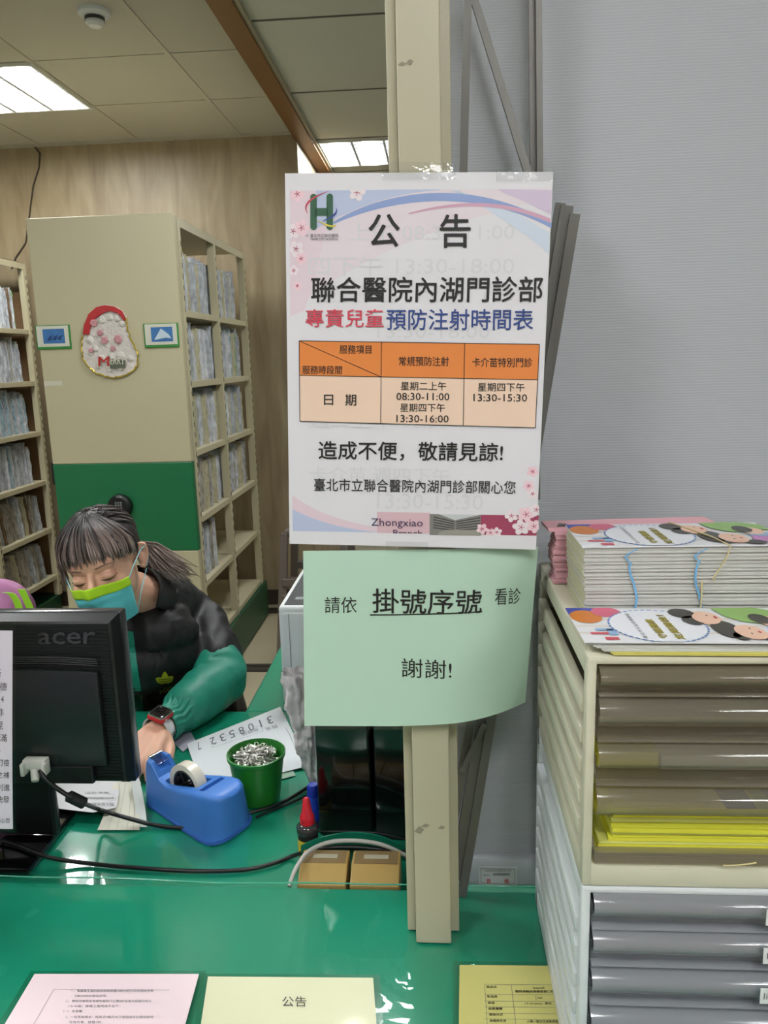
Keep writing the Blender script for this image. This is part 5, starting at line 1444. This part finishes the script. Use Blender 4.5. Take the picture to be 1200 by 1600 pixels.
# trousers
tr_ = MB()
tr_.ell(hip, (.172, .135, .105)); tr_.ell((-.745, 2.07, .60), (.15, .115, .09))
for sg in (1, -1):
    k = hip+Vector((sg*.09, 0, 0)); kn_ = Vector((-.745+sg*.13, 1.68, .50)); an = Vector((-.745+sg*.13, 1.74, .12))
    tr_.tube([k, (k+kn_)/2, kn_], [.100, .088, .072], 14); tr_.tube([kn_, kn_*.6+an*.4+Vector((0, .015, 0)), an], [.072, .064, .058], 14)
link('trousers', remeshed(tr_, .012, 4), P('trouser_dark', (34, 36, 44), .8), person, smooth=180)
for sg in (1, -1):
    an = Vector((-.745+sg*.13, 1.74, .09)); s_ = MB()
    s_.ell(an+Vector((0, -.055, -.048)), (.048, .135, .040)); s_.box(an+Vector((-.045, -.18, -.089)), an+Vector((.045, .075, -.072)), .01)
    link('shoe', remeshed(s_, .006, 3), P('shoe_black', (24, 24, 26), .5), person, smooth=180)
# work stool
ws = thing('work_stool', 'round black work stool under the seated clerk', 'stool', (-.745, 2.1, 0))
MB().lathe([(.001, .355), (.17, .355), (.185, .37), (.185, .39), (.165, .402), (.001, .402)], (-.745, 2.12, 0), 32).build('seat', black_plastic, ws, 40)
MB().lathe([(.025, .06), (.025, .354)], (-.745, 2.12, 0), 16).build('column', P('chrome', (200, 200, 200), .18, metal=1), ws, 40)
for k in range(5):
    a = k*2*math.pi/5; MB().tube([(-.745, 2.12, .075), (-.745+.25*math.cos(a), 2.12+.25*math.sin(a), .03)], [.022, .015], 8).build('leg', black_plastic, ws, 40)

# jacket
j = MB()
def ring(c, rx, ry, n=36, tilt=0):
    return [Vector(c)+Vector((rx*math.cos(2*math.pi*k/n), ry*math.sin(2*math.pi*k/n), -tilt*math.sin(2*math.pi*k/n))) for k in range(n)]
j.rings([ring((-.745, 2.08, .50), .180, .150), ring((-.745, 2.05, .60), .175, .145), ring((-.748, 2.00, .72), .180, .138), ring((-.750, 1.975, .82), .178, .128), ring((-.750, 1.955, .885), .155, .112), ring((-.740, 1.925, .930), .115, .098, tilt=-.01), ring((-.730, 1.895, .965), .082, .082, tilt=-.02)])
j.tube([SL+Vector((-.06, 0, .03)), SL, (SL+EL)/2+Vector((.004, .0, .006)), EL+(SL-EL)*.22], [.070, .074, .071, .066], 20)
j.tube([SR+Vector((.06, 0, .03)), SR, (SR+ER)/2, ER], [.070, .074, .070, .064], 20)
j.tube([Vector((-.735, 1.90, .955)), SL+Vector((-.01, 0, .025))], [.062, .05], 16); j.tube([Vector((-.735, 1.90, .955)), SR+Vector((.01, 0, .025))], [.062, .05], 16)
nd = H(0, .035, -.075)-NB
j.tube([NB-nd*.35+Vector((0, .01, 0)), NB, NB+nd*.20], [.088, .082, .074], 24); j.ell(NB+Vector((-.005, -.045, -.055)), (.125, .085, .075)); j.ell(NB+Vector((-.02, -.02, -.12)), (.15, .12, .10))
me = remeshed(j, .0065, 6)
def wrinkle(me, amp, fs, seed=0, ridge=True, stretch=(1, 1, 1)):
    me.update()
    for v in me.vertices:
        p = Vector((v.co.x*stretch[0], v.co.y*stretch[1], v.co.z*stretch[2]))*fs+Vector((seed, seed*2, 0))
        n1 = noise.noise(p); n2 = noise.noise(p*2.3)
        d = (1-abs(n1)*2.2)*amp + n2*amp*.5 if ridge else n1*amp
        v.co += v.normal*d
wrinkle(me, .0085, 11, 3, stretch=(1.7, .8, .5))
jacket = link('jacket', me, P('jacket_black', (17, 17, 19), .55, bump=.12, bscale=30), person, smooth=180)
jb = BVHTree.FromPolygons([v.co.copy() for v in me.vertices], [p.vertices[:] for p in me.polygons])
# collar standing round the neck, open at the front
nt_ = nd.normalized(); ex_ = Vector((1, 0, 0)); ex_ = (ex_-nt_*ex_.dot(nt_)).normalized(); ey_ = nt_.cross(ex_)
def colf(u, v):
    a = R(-90)+R(62)+u*R(236); r = .078-.006*v
    c = NB+nd*(.10+.50*v)
    fr = max(0, -math.sin(a))
    return c+ex_*math.cos(a)*r+ey_*math.sin(a)*r+nt_*(.012*(1-fr)*v+.003*math.sin(u*22)*v)
o = MB().grid(colf, 60, 10).build('collar', MATS['jacket_black'], jacket, 180)
ms = o.modifiers.new('s', 'SOLIDIFY'); ms.thickness = .005
# teal sleeves
teal = P('jacket_teal', (24, 130, 108), .5, bump=.12, bscale=40)
def sleeve(S_, E_, W_, nm_):
    s_ = MB(); a = E_+(S_-E_)*.30; d = (W_-E_); L_ = d.length; dn = d.normalized()
    s_.tube([a, E_+(S_-E_)*.12+Vector((0, 0, .004)), E_+Vector((0, .004, .002)), E_+d*.22+Vector((0, 0, .004)), E_+d*.5+Vector((0, 0, .004)), E_+d*.66, E_+d*.74], [.066, .068, .064, .060, .056, .050, .040], 24)
    me = remeshed(s_, .005, 5); wrinkle(me, .0052, 15, 8, stretch=(1, 1, 1))
    o = link(nm_, me, teal, jacket, smooth=180)
    # gathered cuff
    up = Vector((0, 0, 1)); r_ = dn.cross(up).normalized(); u_ = r_.cross(dn)
    def cf(u, v):
        th = u*2*math.pi; t = .66+.30*v
        rad = .0465-.012*v+.0035*math.cos(v*7)+ .0022*math.sin(th*17+math.sin(v*9)*1.5)*(1-abs(v-.45))
        return E_+d*t+(r_*math.cos(th)+u_*math.sin(th))*rad
    g = MB().grid(cf, 120, 26); bmesh.ops.remove_doubles(g.bm, verts=g.bm.verts, dist=1e-5)
    c_ = g.build('cuff', teal, o, 180, recalc=True); ms = c_.modifiers.new('s', 'SOLIDIFY'); ms.thickness = .003
    return o, cf
slv, cf = sleeve(SL, EL, WL, 'sleeve'); sleeve(SR, ER, WR, 'sleeve')
# decals on the jacket: project along the line of sight, then lay on the cloth
def onj(px, py, lift=.002, bv=jb):
    d = ray(px, py).normalized(); h = bv.ray_cast(EYE, d)
    if h[0] is None: return at(px, py, Y=1.86)
    return h[0]-d*lift
def decal(polys, mat, nm_, lift=.003, sub=4):
    g = MB()
    for pl in polys: g.face([Vector((x, 0, -y)) for x, y in pl])
    bmesh.ops.triangulate(g.bm, faces=g.bm.faces)
    bmesh.ops.subdivide_edges(g.bm, edges=g.bm.edges, cuts=sub, use_grid_fill=True)
    for v in g.bm.verts: v.co = onj(v.co.x, -v.co.z, lift)
    return g.build(nm_, mat, jacket, recalc=False)
yl = P('trefoil_yellow', (186, 190, 40), .5)
def leaf(cx, cy, ang, l, w_):
    o_ = []
    for k in range(9):
        t = k/8; o_.append((t*l, w_*math.sin(t*math.pi)**.8))
    for k in range(7, 0, -1):
        t = k/8; o_.append((t*l, -w_*math.sin(t*math.pi)**.8))
    ca, sa = math.cos(ang), math.sin(ang)
    return [(cx+x*ca-y*sa, cy+x*sa+y*ca) for x, y in o_]
lx, ly = 258, 1068
decal([leaf(lx, ly, R(-92), 19, 5.2), leaf(lx, ly, R(-42), 17, 5), leaf(lx, ly, R(-150), 17, 5)], yl, 'trefoil_emblem', .004, 2)
cuts = [[(lx-11, ly-6+k*3), (lx+11, ly-8+k*3), (lx+11, ly-7.2+k*3), (lx-11, ly-5.2+k*3)] for k in range(3)]
decal(cuts, MATS['jacket_black'], 'emblem_stripes', .005, 2)
me = glyphs('adidas', .02)
xs = [v.co.x for v in me.vertices]; ys = [v.co.y for v in me.vertices]
for v in me.vertices:
    a = (v.co.x-min(xs))/(max(xs)-min(xs)); b_ = (v.co.y-min(ys))/(max(ys)-min(ys))
    v.co = v.co
pts = [((v.co.x-min(xs))/(max(xs)-min(xs)), (v.co.y-min(ys))/(max(ys)-min(ys))) for v in me.vertices]
for v, (a, b_) in zip(me.vertices, pts): v.co = onj(249+25*a, 1085-8*a-8*b_, .004)
link('lettering', me, yl, jacket)
strip_ = [[(196+7*t, 1004+t*14), (208+7*t, 1004+t*14), (208+7*(t+1)*1.0, 1004+(t+1)*14), (196+7*(t+1), 1004+(t+1)*14)] for t in range(0)]
sp = []
L0 = [(195, 985), (200, 1020), (204, 1050), (208, 1080), (211, 1105), (214, 1128)]; L1 = [(208, 987), (212, 1020), (216, 1050), (221, 1080), (224, 1105), (226, 1128)]
for a, b_, c, d in zip(L0, L1, L1[1:], L0[1:]): sp.append([a, b_, c, d])
decal(sp, teal, 'teal_placket', .003, 3)

# face details
def hline(pts, r, mat, nm_, par=None, flat=1.0):
    return MB().tube(smoothpath([H(*p) for p in pts]), r, 6).build(nm_, mat, par or body, 60)
lash = P('lash', (34, 26, 24), .6); brow = P('brow', (120, 92, 78), .7)
def onface(x, z, lift=.0006):
    """point of the face surface at head coordinates x, z"""
    o_ = H(x, -.30, z); d = (H(x, 0, z)-o_).normalized(); h = bod_bvh.ray_cast(o_, d)
    return (h[0]-d*lift) if h[0] else H(x, -.085, z)
for s in (-1, 1):
    pts = [onface(s*(.016+.030*t), -.006-.0035*math.sin(t*math.pi)+.001*t) for t in [k/8 for k in range(9)]]
    MB().tube(pts, [.0004, .0009, .0011, .0012, .0012, .0012, .0011, .0009, .0005], 6).build('eyelashes', lash, body, 60)
    pts = [onface(s*(.018+.027*t), .006-.003*(1-math.sin(t*math.pi)), .0001) for t in [k/8 for k in range(9)]]
    MB().tube(pts, .00045, 5).build('eyelid_crease', P('crease', (170, 118, 96), .6), body, 60)
    pts = [onface(s*(.014+.034*t), .020+.004*math.sin(t*2.2)-.001*t, -.0002) for t in [k/8 for k in range(9)]]
    MB().tube(pts, [.0012, .0018, .002, .002, .0019, .0017, .0014, .001, .0005], 6).build('eyebrow', brow, body, 60)
    MB().ell(H(s*.083, .004, -.028), (.0026, .0026, .0026), u=12, v=8).build('ear_stud', P('stud', (14, 14, 16), .2), body, 60)

# face mask
def maskp(u, v, l=0):
    a = u*R(66); z = -.020-.088*v
    w_ = .068-.012*v*v
    dep = .090-.018*v*v+.006*math.sin(v*math.pi)
    nose = .021*math.exp(-(u/.20)**2)*math.exp(-((v-.10)/.34)**2)
    pl = .0016*math.sin(v*26)*(1-abs(u))*(1 if v > .22 else 0)
    y = -.012-dep*math.cos(a)**.85-nose-pl-l
    yy = y+.030*v*v*0
    x = (w_+l)*math.sin(a)
    return H(x, yy+.012*max(0, v-.75)*4*.3, z+.010*abs(u)**2*0 + .013*(1-abs(u))**1.3*(1-v)- .004*(1-abs(u))*v)
mk = MB().grid(lambda u, v: maskp(u*2-1, .19+.81*v), 50, 30).build('face_mask', P('mask_blue', (96, 200, 208), .75, bump=.1, bscale=200), person, 180)
ms = mk.modifiers.new('s', 'SOLIDIFY'); ms.thickness = .0012
nb = MB().grid(lambda u, v: maskp(u*2-1, .21*v, .0006), 50, 6).build('nose_band', P('mask_lime', (176, 224, 30), .7), mk, 180)
ms = nb.modifiers.new('s', 'SOLIDIFY'); ms.thickness = .0012
for s in (-1, 1):
    a, c = maskp(s*.98, .05, .001), maskp(s*.98, .95, .001)
    MB().tube(smoothpath([a, H(s*.076, -.03, .0), H(s*.084, .004, .014), H(s*.088, .022, .012), H(s*.086, .024, -.008), H(s*.079, .004, -.034), H(s*.070, -.03, -.062), c]), .0013, 6).build('ear_loop', P('loop_blue', (150, 214, 224), .6), mk, 60)

# hair: a scalp shell and many tapering locks, dark roots running to ash-brown tips
def hair_mat():
    m = P('hair', (40, 34, 32), .45); nt = m.node_tree; bs = nt.nodes['Principled BSDF']; N = nt.nodes.new; L = nt.links.new
    at_ = N('ShaderNodeAttribute'); at_.attribute_name = 'dye'
    cr = N('ShaderNodeValToRGB'); e = cr.color_ramp.elements; e[0].position = .25; e[0].color = rgb(38, 32, 32); e[1].position = .95; e[1].color = rgb(176, 156, 148)
    x = cr.color_ramp.elements.new(.6); x.color = rgb(112, 94, 88)
    L(at_.outputs['Fac'], cr.inputs[0]); L(cr.outputs[0], bs.inputs['Base Color']); bs.inputs['Roughness'].default_value = .42
    return m
hm = hair_mat()
EC = Vector((0, .010, .034)); ER_ = Vector((.079, .097, .083))
def he(az, el, k=1.0):
    """scalp point: az 0 = front, + towards her left; el 90 = crown"""
    a, e = R(az), R(el)
    return Vector((EC.x+ER_.x*k*math.sin(a)*math.cos(e), EC.y-ER_.y*k*math.cos(a)*math.cos(e), EC.z+ER_.z*k*math.sin(e)))
hb = MB(); dye = hb.bm.verts.layers.float.new('dye')
def lock(pts, r0, n=4, d0=0, d1=1, flat=.45):
    """pts in head space"""
    k = len(pts); base = len(hb.bm.verts)
    W_ = [H(*p) for p in pts]
    rr_ = [r0*(.55+.9*math.sin(math.pi*(.12+.80*i/(k-1))))*(1 if i < k-1 else .25) for i in range(k)]
    hb.tube(W_, rr_, n, True, flat)
    hb.bm.verts.ensure_lookup_table()
    for i in range(k):
        for q in range(n): hb.bm.verts[base+i*n+q][dye] = d0+(d1-d0)*(i/(k-1))
rnd = random.Random(21)
tie = Vector((.012, .118, -.022))
# shell
sh = MB(); dl = sh.bm.verts.layers.float.new('dye')
def shell(u, v):
    az = u*360-180; lowest = 22 if abs(az) < 62 else (22-(abs(az)-62)*.9 if abs(az) < 100 else -12-(abs(az)-100)*.38)
    el = 90-(90-lowest)*v
    return H(*he(az, el, .985))
sh.grid(shell, 72, 24)
for v in sh.bm.verts: v[dl] = .18
# bangs
for i in range(300):
    az = -80+160*(i/299)+rnd.uniform(-3, 3)
    st_ = rnd.uniform(0, 14); end = rnd.uniform(-5, 5)-(abs(az)/80)**2*14
    fl_ = .03 if rnd.random() < .3 else 0; a0 = az*.5+rnd.uniform(-6, 6); k0 = rnd.uniform(.97, 1.06)
    pts = []
    for k in range(9):
        t = k/8; e = 82+(end-82)*t-st_*(1-t)*.2; A = a0+(az-a0)*min(1, t*1.3)
        pts.append(he(A, e, k0+.05*math.sin(t*2.6)+fl_*t))
    L_ = rnd.random(); d1 = .6+.6*rnd.random() if rnd.random() < .75 else .35
    lock(pts, rnd.uniform(.0016, .0034), 4, -.05, d1)
# sides and back swept to the tie
for i in range(420):
    sgn = 1 if i % 2 else -1; az = sgn*rnd.uniform(28, 176); e0 = rnd.uniform(55, 88)
    low = rnd.uniform(-2, 60)
    k0 = rnd.uniform(.97, 1.05); pts = []
    tdir = he(178*sgn, -35, 1)
    azm = sgn*(abs(az)*.55+60); 
    for k in range(11):
        t = k/10
        A = az+(sgn*176-az)*t; e = e0*(1-t)**1.2+(low*math.sin(math.pi*min(1, t*1.05))*.9)+(-32)*t*t
        q = he(A, max(e, -40), k0+.02*math.sin(t*3))
        if t > .8: q = q.lerp(tie+Vector((rnd.uniform(-.012, .012), 0, rnd.uniform(-.012, .012))), (t-.8)/.2)
        pts.append(q)
    d1 = rnd.uniform(.35, .95)
    lock(pts, rnd.uniform(.0018, .0036), 4, .05, d1)
# face-framing strands
for i in range(26):
    s = -1 if i < 18 else 1; x = s*rnd.uniform(.072, .082) if s < 0 else s*rnd.uniform(.070, .076)
    L_ = rnd.uniform(.03, .06) if s < 0 else rnd.uniform(.0, .012)
    pts = [he(s*60, 60), he(s*68, 35, 1.02), he(s*74, 12, 1.03), Vector((x, -.030+rnd.uniform(-.012, .012), .028)), Vector((x*1.0, -.032+rnd.uniform(-.012, .012), .028-L_))]
    lock(pts, rnd.uniform(.0012, .0022), 4, 0, rnd.uniform(.6, 1))
# ponytail
for i in range(170):
    a = rnd.uniform(0, 6.28); r = rnd.uniform(0, .014); sp_ = rnd.uniform(0, 1)
    st_ = tie+Vector((r*math.cos(a), 0, r*math.sin(a)))
    tipx = .035+rnd.uniform(-.035, .045); 
    pts = [st_+Vector((0, -.01, 0)), st_+Vector((.010, .022, .004)), st_+Vector((tipx*.5+.008, .034, -.024+.012*math.sin(a))), st_+Vector((tipx*.9+.02, .030+rnd.uniform(-.02, .01), -.058+.012*math.sin(a))), st_+Vector((tipx*1.2+.028, .020+rnd.uniform(-.02, .01), -.092+rnd.uniform(-.02, .02)))]
    lock(pts, rnd.uniform(.0014, .0028), 4, .55, rnd.uniform(.8, 1.1))
me2 = sh.mesh('s'); 
hb_me = hb.mesh('hair')
bm = bmesh.new(); bm.from_mesh(hb_me); bm.from_mesh(me2); me = bpy.data.meshes.new('hair'); bm.to_mesh(me); bm.free()
hair = link('hair', me, hm, person, smooth=180)
MB().tube([H(*(tie+Vector((.014*math.cos(k*.785), .0, .014*math.sin(k*.785))))) for k in range(9)], .004, 6).build('hair_tie', P('tie_black', (16, 16, 18), .6), hair, 60)

# watch on the left wrist
wt_ = (WL-EL).normalized()
n_ = Vector((.10, -.42, .90)); n_ = (n_-wt_*n_.dot(wt_)).normalized(); x_ = n_.cross(wt_).normalized()
wc = WL+wt_*.004
WMx = Matrix((x_, wt_, n_)).transposed().to_4x4(); WMx.translation = wc; WMx = WMx @ Matrix.Scale(1.12, 4)
def wbx(lo, hi, bev, nm_, mt, par): return MB().box(lo, hi, bev, mat=WMx, seg=3).build(nm_, mt, par, 40)
def bandf(u, v):
    th = u*2*math.pi; r = .0275
    return WMx @ Vector((r*1.06*math.cos(th), (v-.5)*.021, r*math.sin(th)))
bd = MB().grid(bandf, 48, 2).build('watch_band', P('band_white', (222, 222, 224), .45), body, 60)
ms = bd.modifiers.new('s', 'SOLIDIFY'); ms.thickness = .0024; ms.offset = 1
ho = MB()
for k in (-10, -2, 6):
    for w2 in (-.005, .005):
        th = R(k); q = Vector((.0325*math.cos(th), w2, .0308*math.sin(th)))
        ho.ell(WMx @ q, (.0018, .0018, .0018), u=8, v=6)
ho.build('band_holes', black_plastic, bd)
wk = wbx((-.0185, -.0205, .0265), (.0185, .0205, .0375), .005, 'watch_case', P('watch_red', (196, 34, 40), .35), body)
wbx((-.0165, -.0185, .0365), (.0165, .0185, .0385), .004, 'rim', P('watch_rim', (150, 160, 150), .3, metal=.5), wk)
wbx((-.0145, -.0165, .038), (.0145, .0165, .0394), .003, 'screen', P('watch_screen', (10, 8, 10), .08, coat=1), wk)
MB().lathe([(.0032, 0), (.0032, .0022)], (0, 0, 0), 16, mat=WMx @ Matrix.Translation((.0185, .008, .032)) @ Matrix.Rotation(R(90), 4, 'Y')).build('crown', P('crown_grey', (190, 180, 176), .3, metal=.6), wk, 40)
